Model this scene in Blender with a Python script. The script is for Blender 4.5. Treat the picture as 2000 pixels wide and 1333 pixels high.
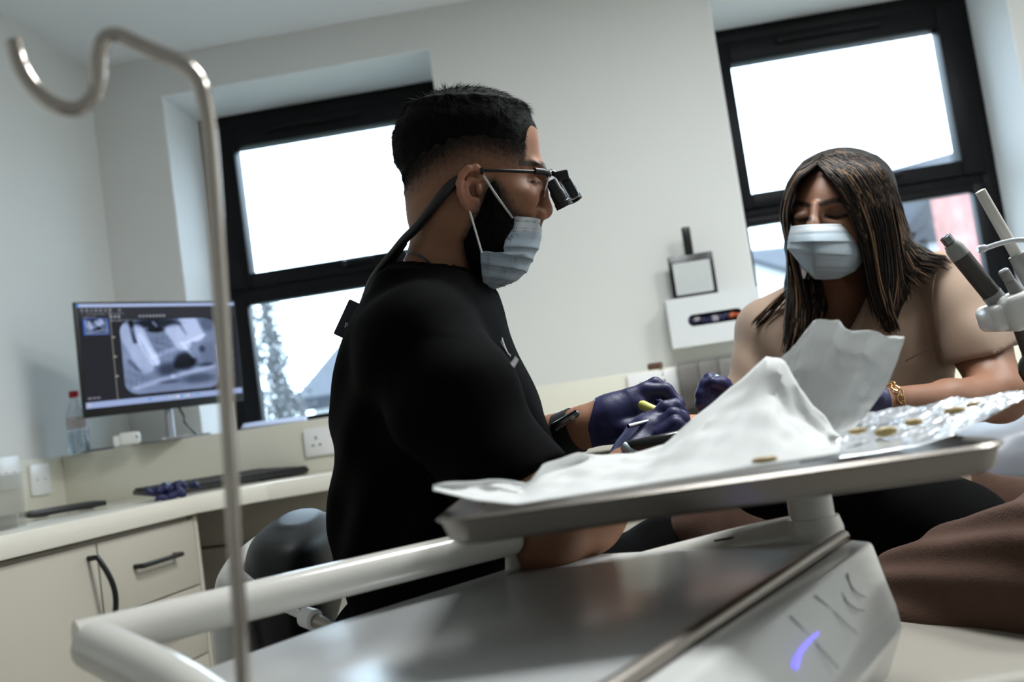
import bpy, bmesh, math, random
import numpy as np
from mathutils import Vector, Matrix
for o in list(bpy.data.objects): bpy.data.objects.remove(o)
scene = bpy.context.scene
COL = scene.collection
random.seed(7); np.random.seed(7)
# ---------------------------------------------------------------- camera
FPX = 1944.0
yaw, pitch, roll = (math.radians(a) for a in (4.823, 4.181, -8.192))
CF = np.array([-math.sin(yaw)*math.cos(pitch), math.cos(yaw)*math.cos(pitch), math.sin(pitch)])
_r = np.array([math.cos(yaw), math.sin(yaw), 0.0]); _u = np.cross(_r, CF)
CR = _r*math.cos(roll) + _u*math.sin(roll)
CU = _u*math.cos(roll) - _r*math.sin(roll)
CC = np.array([0, 0, 0.95])
camd = bpy.data.cameras.new('camera'); cam = bpy.data.objects.new('camera', camd); COL.objects.link(cam)
camd.sensor_width = 36.0; camd.lens = FPX*36.0/2000.0; camd.clip_start = 0.02; camd.clip_end = 300
cam.matrix_world = Matrix(((CR[0], CU[0], -CF[0], CC[0]), (CR[1], CU[1], -CF[1], CC[1]), (CR[2], CU[2], -CF[2], CC[2]), (0, 0, 0, 1)))
camd.dof.use_dof = True; camd.dof.focus_distance = 1.3; camd.dof.aperture_fstop = 4.5
scene.camera = cam
# ---------------------------------------------------------------- light
vs = scene.view_settings
vs.view_transform = 'Standard'; vs.look = 'None'; vs.gamma = 1.0; vs.exposure = 0.32; vs.use_curve_mapping = False
world = bpy.data.worlds.new('overcast_sky'); scene.world = world; world.use_nodes = True
bg = world.node_tree.nodes['Background']; bg.inputs[0].default_value = (0.66, 0.84, 1.0, 1); bg.inputs[1].default_value = 6.0
PANEL_W = 20.0          # watts of each ceiling LED panel
CEIL = 2.456
for px, py in ((1.55, 1.65), (0.45, 1.65)):
    ld = bpy.data.lights.new('panel_light', 'AREA'); ld.shape = 'SQUARE'; ld.size = 0.56; ld.energy = PANEL_W
    ld.color = (0.95, 0.99, 1.0)
    lo = bpy.data.objects.new('panel_light', ld); COL.objects.link(lo); lo.location = (px, py, CEIL-0.03)

# ---------------------------------------------------------------- pixel -> world helpers
def ray(u, v): return CF + CR*((u-1000)/FPX) - CU*((v-666.5)/FPX)
def at(u, v, D): return CC + ray(u, v)*D
def atY(u, v, Y): d = ray(u, v); return CC + d*(Y/d[1])
def atX(u, v, X): d = ray(u, v); return CC + d*(X/d[0])
def atZ(u, v, Z): d = ray(u, v); return CC + d*((Z-CC[2])/d[2])
def cp(u, v, D): return np.array([(u-1000)/FPX*D, -(v-666.5)/FPX*D, D])      # camera-frame metres
CM = np.array([CR, CU, CF])
def c2w(P): return np.asarray(P) @ CM + CC

# ---------------------------------------------------------------- materials
MATS = {}
def mat(name, col, rough=0.5, metal=0.0, var=0.0, vscale=8.0, bump=0.0, bscale=60.0, spec=0.5, emit=0.0, coat=0.0,
        trans=0.0, ior=1.45, attr=False, sheen=0.0, stretch=None, sss=0.0, alpha=1.0):
    if name in MATS: return MATS[name]
    m = bpy.data.materials.new(name); m.use_nodes = True; nt = m.node_tree; b = nt.nodes['Principled BSDF']
    b.inputs['Roughness'].default_value = rough; b.inputs['Metallic'].default_value = metal
    b.inputs['Specular IOR Level'].default_value = spec; b.inputs['Coat Weight'].default_value = coat
    b.inputs['Coat Roughness'].default_value = 0.08
    b.inputs['Transmission Weight'].default_value = trans; b.inputs['IOR'].default_value = ior
    b.inputs['Sheen Weight'].default_value = sheen; b.inputs['Alpha'].default_value = alpha
    if sss:
        b.inputs['Subsurface Weight'].default_value = sss; b.inputs['Subsurface Radius'].default_value = (0.010, 0.004, 0.002)
        b.inputs['Subsurface Scale'].default_value = 1.0
    c4 = (col[0], col[1], col[2], 1)
    b.inputs['Base Color'].default_value = c4
    tc = nt.nodes.new('ShaderNodeTexCoord'); src = tc.outputs['Object']
    if stretch:
        mp = nt.nodes.new('ShaderNodeMapping'); mp.inputs['Scale'].default_value = stretch; nt.links.new(src, mp.inputs[0]); src = mp.outputs[0]
    csock = None
    if attr:
        a = nt.nodes.new('ShaderNodeAttribute'); a.attribute_name = 'Col'; csock = a.outputs['Color']
    if var > 0:
        n = nt.nodes.new('ShaderNodeTexNoise'); n.inputs['Scale'].default_value = vscale; n.inputs['Detail'].default_value = 5
        nt.links.new(src, n.inputs['Vector'])
        mr = nt.nodes.new('ShaderNodeMapRange'); mr.inputs[3].default_value = 1-var; mr.inputs[4].default_value = 1+var
        nt.links.new(n.outputs[0], mr.inputs[0])
        mx = nt.nodes.new('ShaderNodeVectorMath'); mx.operation = 'SCALE'
        if csock is None: mx.inputs[0].default_value = col[:3]
        else: nt.links.new(csock, mx.inputs[0])
        nt.links.new(mr.outputs[0], mx.inputs['Scale']); csock = mx.outputs[0]
    if csock is not None: nt.links.new(csock, b.inputs['Base Color'])
    if emit > 0:
        b.inputs['Emission Strength'].default_value = emit; b.inputs['Emission Color'].default_value = c4
        if attr: nt.links.new(csock, b.inputs['Emission Color'])
    if bump > 0:
        n2 = nt.nodes.new('ShaderNodeTexNoise'); n2.inputs['Scale'].default_value = bscale; n2.inputs['Detail'].default_value = 4
        nt.links.new(src, n2.inputs['Vector'])
        bp = nt.nodes.new('ShaderNodeBump'); bp.inputs['Strength'].default_value = bump; bp.inputs['Distance'].default_value = 0.002
        nt.links.new(n2.outputs[0], bp.inputs['Height']); nt.links.new(bp.outputs[0], b.inputs['Normal'])
    MATS[name] = m; return m

def glassmat(name, tint=(1, 1, 1), refl=0.08, rough=0.02):
    m = bpy.data.materials.new(name); m.use_nodes = True; nt = m.node_tree; nt.nodes.clear()
    out = nt.nodes.new('ShaderNodeOutputMaterial'); t = nt.nodes.new('ShaderNodeBsdfTransparent'); t.inputs[0].default_value = (*tint, 1)
    g = nt.nodes.new('ShaderNodeBsdfGlossy'); g.inputs['Roughness'].default_value = rough
    fr = nt.nodes.new('ShaderNodeLayerWeight'); fr.inputs[0].default_value = 0.35
    mu = nt.nodes.new('ShaderNodeMath'); mu.operation = 'MULTIPLY_ADD'; mu.inputs[1].default_value = 0.5; mu.inputs[2].default_value = refl
    nt.links.new(fr.outputs['Fresnel'], mu.inputs[0])
    mx = nt.nodes.new('ShaderNodeMixShader'); nt.links.new(mu.outputs[0], mx.inputs[0]); nt.links.new(t.outputs[0], mx.inputs[1]); nt.links.new(g.outputs[0], mx.inputs[2])
    nt.links.new(mx.outputs[0], out.inputs[0]); MATS[name] = m; return m

# ---------------------------------------------------------------- object helpers
def tag(o, label=None, cat=None, group=None, kind=None):
    if label: o['label'] = label
    if cat: o['category'] = cat
    if group: o['group'] = group
    if kind: o['kind'] = kind
    return o
def thing(name, label, cat, loc=(0, 0, 0), group=None):
    o = bpy.data.objects.new(name, None); COL.objects.link(o); o.location = Vector(loc); o.empty_display_size = 0.05
    bpy.context.view_layer.update() if False else None
    o.matrix_world = Matrix.Translation(Vector(loc)); return tag(o, label, cat, group)
def link(name, me, m, parent=None, smooth=True):
    if m is not None and len(me.materials) == 0: me.materials.append(m)
    o = bpy.data.objects.new(name, me); COL.objects.link(o)
    if parent is not None:
        o.parent = parent; o.matrix_parent_inverse = parent_inv(parent)
    return o
def parent_inv(p):
    M = Matrix.Identity(4); q = p
    while q is not None:
        M = q.matrix_basis if q.parent is None else (q.matrix_parent_inverse @ q.matrix_basis)
        break
    # only top-level empties carry a translation; parts have identity basis
    r = p
    while r.parent is not None: r = r.parent
    return (r.matrix_basis).inverted() if p is r else Matrix.Identity(4)
def mesh(name, V, F, m=None, parent=None, smooth=True, sharp=None, col=None):
    me = bpy.data.meshes.new(name); me.from_pydata([tuple(map(float, v)) for v in V], [], [tuple(map(int, f)) for f in F]); me.update()
    if smooth:
        me.polygons.foreach_set('use_smooth', [True]*len(me.polygons))
        if sharp is not None: me.set_sharp_from_angle(angle=math.radians(sharp))
    if col is not None: setcol(me, col)
    return link(name, me, m, parent)
def setcol(me, col):
    a = me.color_attributes.new('Col', 'FLOAT_COLOR', 'POINT'); c = np.ones((len(me.vertices), 4), np.float32); c[:, :3] = col
    a.data.foreach_set('color', c.ravel())
def bmobj(name, bm, m, parent=None, smooth=True, sharp=35):
    me = bpy.data.meshes.new(name); bmesh.ops.recalc_face_normals(bm, faces=bm.faces[:]); bm.to_mesh(me); bm.free()
    if smooth:
        me.polygons.foreach_set('use_smooth', [True]*len(me.polygons)); me.set_sharp_from_angle(angle=math.radians(sharp))
    return link(name, me, m, parent)
def frame(o, ex, ey, ez=None):
    ex = Vector(ex).normalized(); ey = Vector(ey); ey = (ey - ex*ey.dot(ex)).normalized(); ez = ex.cross(ey)
    M = Matrix((ex, ey, ez)).transposed().to_4x4(); M.translation = Vector(o); return M
def addbox(bm, size, M=None, bev=0.0, seg=2):
    r = bmesh.ops.create_cube(bm, size=1.0); vs = r['verts']
    bmesh.ops.scale(bm, vec=Vector(size), verts=vs)
    if bev > 0:
        es = list({e for v in vs for e in v.link_edges})
        rr = bmesh.ops.bevel(bm, geom=es, offset=bev, segments=seg, affect='EDGES', profile=0.5)
        vs = list({v for f in rr['faces'] for v in f.verts} | {v for v in vs if v.is_valid})
    if M is not None: bmesh.ops.transform(bm, matrix=M, verts=vs)
    return vs
def box(name, lo, hi, m, parent=None, bev=0.0, seg=2):
    bm = bmesh.new(); lo = Vector(lo); hi = Vector(hi)
    addbox(bm, hi-lo, Matrix.Translation((lo+hi)/2), bev, seg); return bmobj(name, bm, m, parent)
def mbox(name, size, M, m, parent=None, bev=0.0, seg=2):
    bm = bmesh.new(); addbox(bm, size, M, bev, seg); return bmobj(name, bm, m, parent)
def catmull(P, n=8):
    P = np.array(P, float); Q = np.vstack([2*P[0]-P[1], P, 2*P[-1]-P[-2]]); out = []
    for i in range(1, len(Q)-2):
        for t in np.linspace(0, 1, n, endpoint=False):
            a, b, c, d = Q[i-1], Q[i], Q[i+1], Q[i+2]
            out.append(0.5*((2*b)+(c-a)*t+(2*a-5*b+4*c-d)*t*t+(3*b-a-3*c+d)*t**3))
    out.append(P[-1]); return np.array(out)
def tubeVF(P, R, n=12, cap=True, flat=1.0, upref=None):
    P = np.array(P, float); R = np.broadcast_to(np.array(R, float), (len(P),))
    T = np.gradient(P, axis=0); T /= np.linalg.norm(T, axis=1)[:, None]+1e-12
    ref = np.array(upref if upref is not None else ([0, 0, 1] if abs(T[0][2]) < 0.9 else [1, 0, 0]), float)
    a = np.cross(T[0], ref); a /= np.linalg.norm(a); V = []; F = []
    for i in range(len(P)):
        a = a - T[i]*a.dot(T[i]); a /= np.linalg.norm(a)+1e-12; b = np.cross(T[i], a)
        for k in range(n):
            th = 2*math.pi*k/n; V.append(P[i]+R[i]*(math.cos(th)*a+flat*math.sin(th)*b))
    for i in range(len(P)-1):
        for k in range(n): F.append((i*n+k, i*n+(k+1) % n, (i+1)*n+(k+1) % n, (i+1)*n+k))
    if cap: F.append(tuple(range(n-1, -1, -1))); F.append(tuple((len(P)-1)*n+k for k in range(n)))
    return V, F
def tube(name, P, R, m, parent=None, n=12, flat=1.0, upref=None, sharp=50):
    V, F = tubeVF(P, R, n, True, flat, upref); return mesh(name, V, F, m, parent, True, sharp)
def lathe(name, prof, M, m, parent=None, n=28, sharp=40):
    V = []; F = []
    for r, z in prof:
        for k in range(n): th = 2*math.pi*k/n; V.append(M @ Vector((r*math.cos(th), r*math.sin(th), z)))
    for i in range(len(prof)-1):
        for k in range(n): F.append((i*n+k, i*n+(k+1) % n, (i+1)*n+(k+1) % n, (i+1)*n+k))
    F.append(tuple(range(n-1, -1, -1))); F.append(tuple((len(prof)-1)*n+k for k in range(n)))
    return mesh(name, V, F, m, parent, True, sharp)
def axisM(a, b):
    a = Vector(a); d = (Vector(b)-a); M = d.to_track_quat('Z', 'Y').to_matrix().to_4x4(); M.translation = a; return M, d.length
def prism(name, poly, M, h, m, parent=None, bev=0.0, seg=2, smooth=True):
    """extrude a 2-D polygon (local xy of M) from z=0 to z=h"""
    bm = bmesh.new(); vs = [bm.verts.new((p[0], p[1], 0)) for p in poly]; f = bm.faces.new(vs)
    r = bmesh.ops.extrude_face_region(bm, geom=[f]); up = [e for e in r['geom'] if isinstance(e, bmesh.types.BMVert)]
    bmesh.ops.translate(bm, vec=(0, 0, h), verts=up)
    if bev > 0: bmesh.ops.bevel(bm, geom=bm.edges[:], offset=bev, segments=seg, affect='EDGES', profile=0.5)
    bmesh.ops.transform(bm, matrix=M, verts=bm.verts[:]); return bmobj(name, bm, m, parent, smooth)
def rrect(w, h, r, n=5, cx=0, cy=0):
    out = []
    for sx, sy, a0 in ((1, 1, 0), (-1, 1, 90), (-1, -1, 180), (1, -1, 270)):
        for k in range(n+1):
            a = math.radians(a0+90*k/n); out.append((cx+sx*(w/2-r)+r*math.cos(a), cy+sy*(h/2-r)+r*math.sin(a)))
    return out
def polyin(poly, X, Y):
    """signed distance (negative inside) of points to a 2-D polygon"""
    P = np.array(poly, float); d = np.full(X.shape, 1e9); ins = np.zeros(X.shape, bool); n = len(P)
    for i in range(n):
        a = P[i]; b = P[(i+1) % n]; e = b-a; wx = X-a[0]; wy = Y-a[1]
        t = np.clip((wx*e[0]+wy*e[1])/(e@e+1e-12), 0, 1); d = np.minimum(d, np.hypot(wx-t*e[0], wy-t*e[1]))
        c = ((a[1] > Y) != (b[1] > Y)) & (X < (b[0]-a[0])*(Y-a[1])/((b[1]-a[1]) if abs(b[1]-a[1]) > 1e-9 else 1e-9)+a[0]); ins ^= c
    return np.where(ins, -d, d)
# ================================================================ room shell
wallm = mat('cream_wall_paint', (0.72, 0.725, 0.705), 0.75, var=0.02, vscale=3, bump=0.08, bscale=180)
revm = mat('white_reveal_paint', (0.82, 0.84, 0.85), 0.7, bump=0.05, bscale=160)
ceilm = mat('white_ceiling_paint', (0.80, 0.81, 0.82), 0.8, bump=0.05, bscale=150)
floorm = mat('grey_vinyl_floor', (0.34, 0.33, 0.31), 0.45, var=0.12, vscale=30)
XL, XR, YB, YR = -1.729, 2.25, 3.5, -2.2
YO = 4.0                      # outer face of the window wall
W1 = (-1.461, -0.440); W2 = (0.568, 1.572); WZ0, WZ1 = 1.03, 2.307
def struct(o): o['kind'] = 'structure'; return o
struct(box('floor', (XL-.2, YR-.2, -.1), (XR+.2, YO, 0), floorm))
struct(box('ceiling', (XL-.2, YR-.2, CEIL), (XR+.2, YO, CEIL+.12), ceilm))
struct(box('wall_left', (XL-.2, YR-.2, 0), (XL, YO, CEIL), wallm))
struct(box('wall_right', (XR, YR-.2, 0), (XR+.2, YO, CEIL), wallm))
struct(box('wall_rear', (XL, YR-.2, 0), (XR, YR, CEIL), wallm))
# back wall with two window openings (inner skin cream, reveals white)
bm = bmesh.new()
def bx(bm, lo, hi): lo = Vector(lo); hi = Vector(hi); addbox(bm, hi-lo, Matrix.Translation((lo+hi)/2))
xs = [XL, W1[0], W1[1], W2[0], W2[1], XR]
for i in range(5):
    if i in (1, 3):
        bx(bm, (xs[i], YB, 0), (xs[i+1], YO, WZ0)); bx(bm, (xs[i], YB, WZ1), (xs[i+1], YO, CEIL))
    else: bx(bm, (xs[i], YB, 0), (xs[i+1], YO, CEIL))
wb = struct(bmobj('wall_back', bm, wallm, smooth=False))
for k, (a, b) in enumerate((W1, W2)):
    bm = bmesh.new(); t = .004
    bx(bm, (a, YB+.001, WZ0), (a+t, YO-.1, WZ1)); bx(bm, (b-t, YB+.001, WZ0), (b, YO-.1, WZ1)); bx(bm, (a, YB+.001, WZ1-t), (b, YO-.1, WZ1))
    rv = bmobj('window_reveal', bm, revm, wb, smooth=False); rv['label'] = 'white painted reveal around the window'
# windows
frm = mat('black_window_frame', (0.005, 0.005, 0.006), 0.42, spec=0.18)
hdlm = mat('dark_chrome', (0.25, 0.25, 0.27), 0.25, metal=1.0)
glz = glassmat('window_glass', (0.97, 0.99, 1.0), 0.03)
def barw(bm, x0, x1, z0, z1, y0, y1, bev=.006): addbox(bm, (x1-x0, y1-y0, z1-z0), Matrix.Translation(((x0+x1)/2, (y0+y1)/2, (z0+z1)/2)), bev, 2)
def window(n, a, b, pl, pr, lab):
    root = struct(thing('window_%d' % n, lab, 'window', ((a+b)/2, 3.85, WZ0)))
    y0, y1 = 3.83, 3.90; mid = 1.588
    bm = bmesh.new(); fw = .058
    barw(bm, a, a+fw, WZ0, WZ1, y0, y1); barw(bm, b-fw, b, WZ0, WZ1, y0, y1)
    barw(bm, a+fw, b-fw, WZ1-.065, WZ1, y0, y1); barw(bm, a+fw, b-fw, WZ0, WZ0+.03, y0, y1)
    barw(bm, a+fw, b-fw, mid-.032, mid+.028, y0, y1)
    bmobj('outer_frame', bm, frm, root)
    bm = bmesh.new(); s0, s1, t0, t1 = a+.040, b-.040, mid+.004, WZ1-.058; ys = y0-.022
    barw(bm, s0, pl, t0, t1, ys, y1-.01); barw(bm, pr, s1, t0, t1, ys, y1-.01)
    barw(bm, pl, pr, 2.163, t1, ys, y1-.01); barw(bm, pl, pr, t0, 1.650, ys, y1-.01)
    sash = bmobj('opening_sash', bm, frm, root)
    bm = bmesh.new(); l0, l1 = a+.050, b-.050
    bd = .04; barw(bm, l0, pl-.03, WZ0+.02, mid-.03, y0-.004, y1-.02, .004); barw(bm, pr+.03, l1, WZ0+.02, mid-.03, y0-.004, y1-.02, .004)
    barw(bm, pl-.03, pr+.03, 1.530, mid-.028, y0-.004, y1-.02, .004); barw(bm, pl-.03, pr+.03, WZ0+.018, WZ0+.03, y0-.004, y1-.02, .003)
    bmobj('glazing_bead', bm, frm, root)
    box('pane', (pl-.005, 3.862, 1.64), (pr+.005, 3.866, 2.17), glz, root)
    box('pane', (pl-.035, 3.862, WZ0+.02), (pr+.035, 3.866, 1.535), glz, root)
    cx = (a+b)/2
    v = mbox('trickle_vent', (.40, .02, .026), Matrix.Translation((cx-.03, ys-.012, 2.216)), frm, root, .006, 3)
    mbox('vent_flap', (.19, .01, .014), Matrix.Translation((cx-.1, ys-.026, 2.214)), frm, v, .004, 2)
    hx = cx+.03
    h = mbox('window_handle', (.13, .014, .018), Matrix.Translation((hx+.05, ys-.030, 1.628)), frm, root, .006, 3)
    lathe('handle_boss', [(.0, 0), (.014, 0), (.014, .016), (.011, .024), (0, .025)], Matrix.Translation((hx-.005, ys, 1.628)) @ Matrix.Rotation(math.radians(90), 4, 'X'), hdlm, h)
window(1, W1[0], W1[1], -1.317, -.575, 'black framed window with x-ray monitor in front of it')
window(2, W2[0], W2[1], .664, 1.442, 'black framed window behind the seated assistant')
# ledge, splashback, worktops
crm = mat('cream_laminate', (0.74, 0.72, 0.615), 0.35, var=0.015, vscale=5)
wtm = mat('glossy_cream_worktop', (0.78, 0.75, 0.655), 0.12, coat=0.3)
cabm = mat('cream_cabinet_front', (0.53, 0.495, 0.415), 0.42)
dkm = mat('shadow_gap_black', (0.02, 0.02, 0.02), 0.6)
blk = mat('black_gloss_plastic', (0.012, 0.012, 0.013), 0.25)
LZ, LY = 1.022, 3.0
struct(tag(box('trim_1', (XL, LY, .80), (XR, YB, LZ), crm, bev=.002), 'cream boxed ledge under the windows', 'ledge'))
struct(tag(box('trim_2', (XL, -.3, .80), (XL+.018, LY, LZ), crm, bev=.002), 'cream splashback along the left wall', 'splashback'))
TZ, TH = .86, .048
A = atZ(0, 1047, TZ); B = atZ(384, 967, TZ); Cc = atZ(520, 944, TZ); Dd = atZ(660, 922, TZ)
tdir = (B-A)/np.linalg.norm(B-A); A0 = A - tdir*1.2
front = [A0, A, B, Cc, Dd]
poly = [(XL+.02, A0[1])] + [(p[0], p[1]) for p in front] + [(-.55, 2.80), (.2, 2.80), (XR-.01, 2.80), (XR-.01, LY-.002), (XL+.02, LY-.002)]
wt = prism('worktop', poly, Matrix.Translation((0, 0, TZ-TH)), TH, wtm, None, .004, 2)
tag(wt, 'glossy cream worktop running round the corner under the monitor', 'worktop')
# left cabinet run: plane through A-B, recessed 2 cm
nrm = np.array([tdir[1], -tdir[0], 0.0]); nrm /= np.linalg.norm(nrm)
if nrm[0] < 0: nrm = -nrm
Q0 = np.array([A[0], A[1], 0]) - nrm*.022
def onplane(u, v):
    d = ray(u, v); t = ((Q0-CC)@nrm)/(d@nrm); P = CC+d*t; return (P-Q0)@tdir, P[2]
sBend = onplane(384, 1010)[0]; sSeam = onplane(188, 1060)[0]
dz1 = onplane(300, 1176)[1]; dz2 = onplane(375, 1291)[1]
def lbox(name, s0, s1, z0, z1, d0, d1, m, parent=None, bev=.0015):
    """box on the cabinet plane: s along run, d = distance in front of plane"""
    M = frame(Q0+tdir*((s0+s1)/2)+nrm*((d0+d1)/2)+np.array([0, 0, (z0+z1)/2]), tdir, (0, 0, 1))
    s = (M.to_3x3() @ Vector((0, 0, 1))).dot(Vector(nrm))
    return mbox(name, (s1-s0, z1-z0, d1-d0), M, m, parent, bev)
CT = TZ-TH
def barhandle(name, p0, p1, out, r, m, parent, bow=0.0):
    p0 = np.array(p0); p1 = np.array(p1); out = np.array(out); pts = []
    for t in np.linspace(0, 1, 15): pts.append(p0*(1-t)+p1*t+out*(.024+bow*math.sin(math.pi*t)))
    pts = [p0, p0+out*.012] + pts + [p1+out*.012, p1]
    return tube(name, pts, r, m, parent, 10)
def cabinet(name, lab, s0, s1, group=None): 
    return thing(name, lab, 'cabinet', tuple(Q0+tdir*((s0+s1)/2)-nrm*.25), group)
c1 = cabinet('base_cabinet', 'cream base cabinet with long curved black door handle', sSeam-.6, sSeam)
lbox('body', sSeam-.6, sSeam-.001, .1, CT-.006, -.40, -.020, cabm, c1)
dr = lbox('door', sSeam-.597, sSeam-.003, .1, CT-.014, -.018, 0, cabm, c1)
h0 = onplane(172, 1092); h1 = onplane(203, 1222)
def cpos(s, z): return Q0+tdir*s+np.array([0, 0, z])
barhandle('handle', cpos(*h0), cpos(h1[0], h1[1]), nrm, .0062, blk, dr, .022)
lbox('plinth', sSeam-.6, sSeam, 0, .1, -.40, -.06, cabm, c1)
c2 = cabinet('drawer_unit', 'cream drawer unit with short black bar handles', sSeam, sBend)
lbox('body', sSeam+.001, sBend, .1, CT-.006, -.40, -.020, cabm, c2); lbox('plinth', sSeam, sBend, 0, .1, -.40, -.06, cabm, c2)
lbox('side_panel', sBend-.017, sBend, .1, CT-.006, -.020, .001, cabm, c2)
hz = onplane(302, 1096)
for i, (z1_, z0_) in enumerate(((CT-.014, dz1+.002), (dz1-.002, dz2+.002), (dz2-.002, .1))):
    d = lbox('drawer', sSeam+.003, sBend-.019, z0_, z1_, -.018, 0, cabm, c2)
    hc = z1_-(CT-.014-hz[1]); w_ = (onplane(340, 1086)[0]-onplane(264, 1107)[0])/2
    barhandle('handle', cpos(hz[0]-w_, hc), cpos(hz[0]+w_, hc), nrm, .0062, blk, d)
c0 = cabinet('base_cabinet', 'cream base cabinet nearest the camera on the left wall', sSeam-1.2, sSeam-.601)
lbox('body', sSeam-1.2, sSeam-.602, .1, CT-.006, -.26, -.020, cabm, c0); lbox('door', sSeam-1.197, sSeam-.604, .1, CT-.014, -.018, 0, cabm, c0); lbox('plinth', sSeam-1.2, sSeam-.602, 0, .1, -.26, -.06, cabm, c0)
# knee space panelling under the corner of the worktop
kp = thing('knee_space_panel', 'cream panelling in the knee space under the corner worktop', 'panel', (-.7, 2.97, 0)); zs = atY(425, 1068, 2.96)[2]
box('upper_panel', (-1.6, 2.965, zs+.003), (-.30, 2.995, CT-.004), cabm, kp, .001); box('lower_panel', (-1.6, 2.955, .0), (-.30, 2.995, zs-.003), cabm, kp, .001)
box('end_panel', (-.30, 2.83, 0), (-.27, 2.995, CT-.004), cabm, kp, .001)
# base cabinets along the back wall, right of the dentist
labs = ['cream base cabinet behind the hands of the dentist', 'cream base cabinet behind the paper on the tray', 'cream base cabinet right behind the seated assistant', 'cream base cabinet with drawers at the far right under the window']
for i in range(4):
    x0 = -.27+.62*i; x1 = x0+.617
    cb = thing('base_cabinet', labs[i], 'cabinet', ((x0+x1)/2, 2.92, 0))
    box('body', (x0, 2.842, .1), (x1, 2.998, CT-.006), cabm, cb); box('plinth', (x0, 2.88, 0), (x1, 2.998, .1), cabm, cb)
    zz = [(.1, CT-.014)] if i < 3 else [(.1, .40), (.404, .62), (.624, CT-.014)]
    for (a_, b_) in zz:
        d = box('drawer' if i == 3 else 'door', (x0+.002, 2.82, a_), (x1-.002, 2.840, b_), cabm, cb, .0015)
        barhandle('handle', (x0+.24, 2.82, b_-.06), (x0+.38, 2.82, b_-.06), (0, -1, 0), .006, blk, d)
# ceiling LED panels (behind the camera) as real fittings
ledm = mat('led_diffuser', (0.95, 0.99, 1.0), 0.5, emit=8.0); whm = mat('white_plastic', (0.80, 0.80, 0.80), 0.3)
wh2 = mat('white_gloss_plastic', (0.80, 0.80, 0.78), 0.18, coat=0.2)
nm = ['above the assistant', 'above the dentist']
for k, (px, py) in enumerate(((1.55, 1.65), (0.45, 1.65))):
    t = thing('ceiling_light', 'square ceiling LED panel '+nm[k], 'ceiling light', (px, py, CEIL-.02), 'ceiling LED panels')
    bm = bmesh.new()
    for dx, dy, sx, sy in ((-.292, 0, .016, .6), (.292, 0, .016, .6), (0, -.292, .568, .016), (0, .292, .568, .016)):
        addbox(bm, (sx, sy, .02), Matrix.Translation((px+dx, py+dy, CEIL-.0105)))
    bmobj('frame', bm, whm, t); box('diffuser', (px-.283, py-.283, CEIL-.012), (px+.283, py+.283, CEIL-.002), ledm, t)
# ================================================================ outside
slate = mat('slate_roof', (0.058, 0.062, 0.075), 0.7, var=0.25, vscale=6); rend = mat('white_render', (0.80, 0.80, 0.80), 0.9)
timb = mat('dark_timber', (0.030, 0.033, 0.042), 0.8); brick = mat('pink_brick', (0.34, 0.155, 0.14), 0.9, var=0.5, vscale=6)
grassm = mat('outdoor_ground', (0.10, 0.12, 0.09), 0.95, var=0.3, vscale=.4)
struct(tag(box('ground', (-80, 4.6, -3.2), (80, 120, -3.1), grassm), 'ground outside below the windows', 'ground'))
def gable_house(name, lab, x0, x1, y0, y1, ez, rz, base=-3.1, oh=.4):
    t = thing(name, lab, 'house', ((x0+x1)/2, (y0+y1)/2, base)); ym = (y0+y1)/2
    box('wall', (x0, y0, base), (x1, y1, ez), rend, t)
    V = [(x0-oh, y0-oh, ez-.1), (x1+oh, y0-oh, ez-.1), (x1+oh, y1+oh, ez-.1), (x0-oh, y1+oh, ez-.1), (x0-oh+1.6, ym, rz), (x1+oh, ym, rz)]
    th = .25; V2 = [(a, b, c-th) for a, b, c in V]
    F = [(0, 1, 5, 4), (2, 3, 4, 5), (3, 0, 4), (1, 2, 5)]
    VV = V+V2; FF = list(F)+[tuple(i+6 for i in reversed(f)) for f in F]+[(0, 6, 7, 1), (1, 7, 8, 2), (2, 8, 9, 3), (3, 9, 6, 0)]
    mesh('roof', VV, FF, slate, t, smooth=False); return t
e = atY(582, 781, 26); r_ = atY(664, 717, 30)
h1_ = gable_house('rendered_house', 'white house with grey slate hip roof beyond the monitor window', e[0]+.4, e[0]+9, 26, 34, e[2]+.1, e[2]+2.0+ (r_[2]-e[2])*.9)
box('fascia', (e[0], 25.5, e[2]-.36), (e[0]+9.4, 25.58, e[2]-.02), timb, h1_)
g0 = atY(578, 832, 24); box('garden_wall', (g0[0]-.6, 24, -3.1), (g0[0]+.9, 24.3, e[2]-1.2), slate, h1_)
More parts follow.
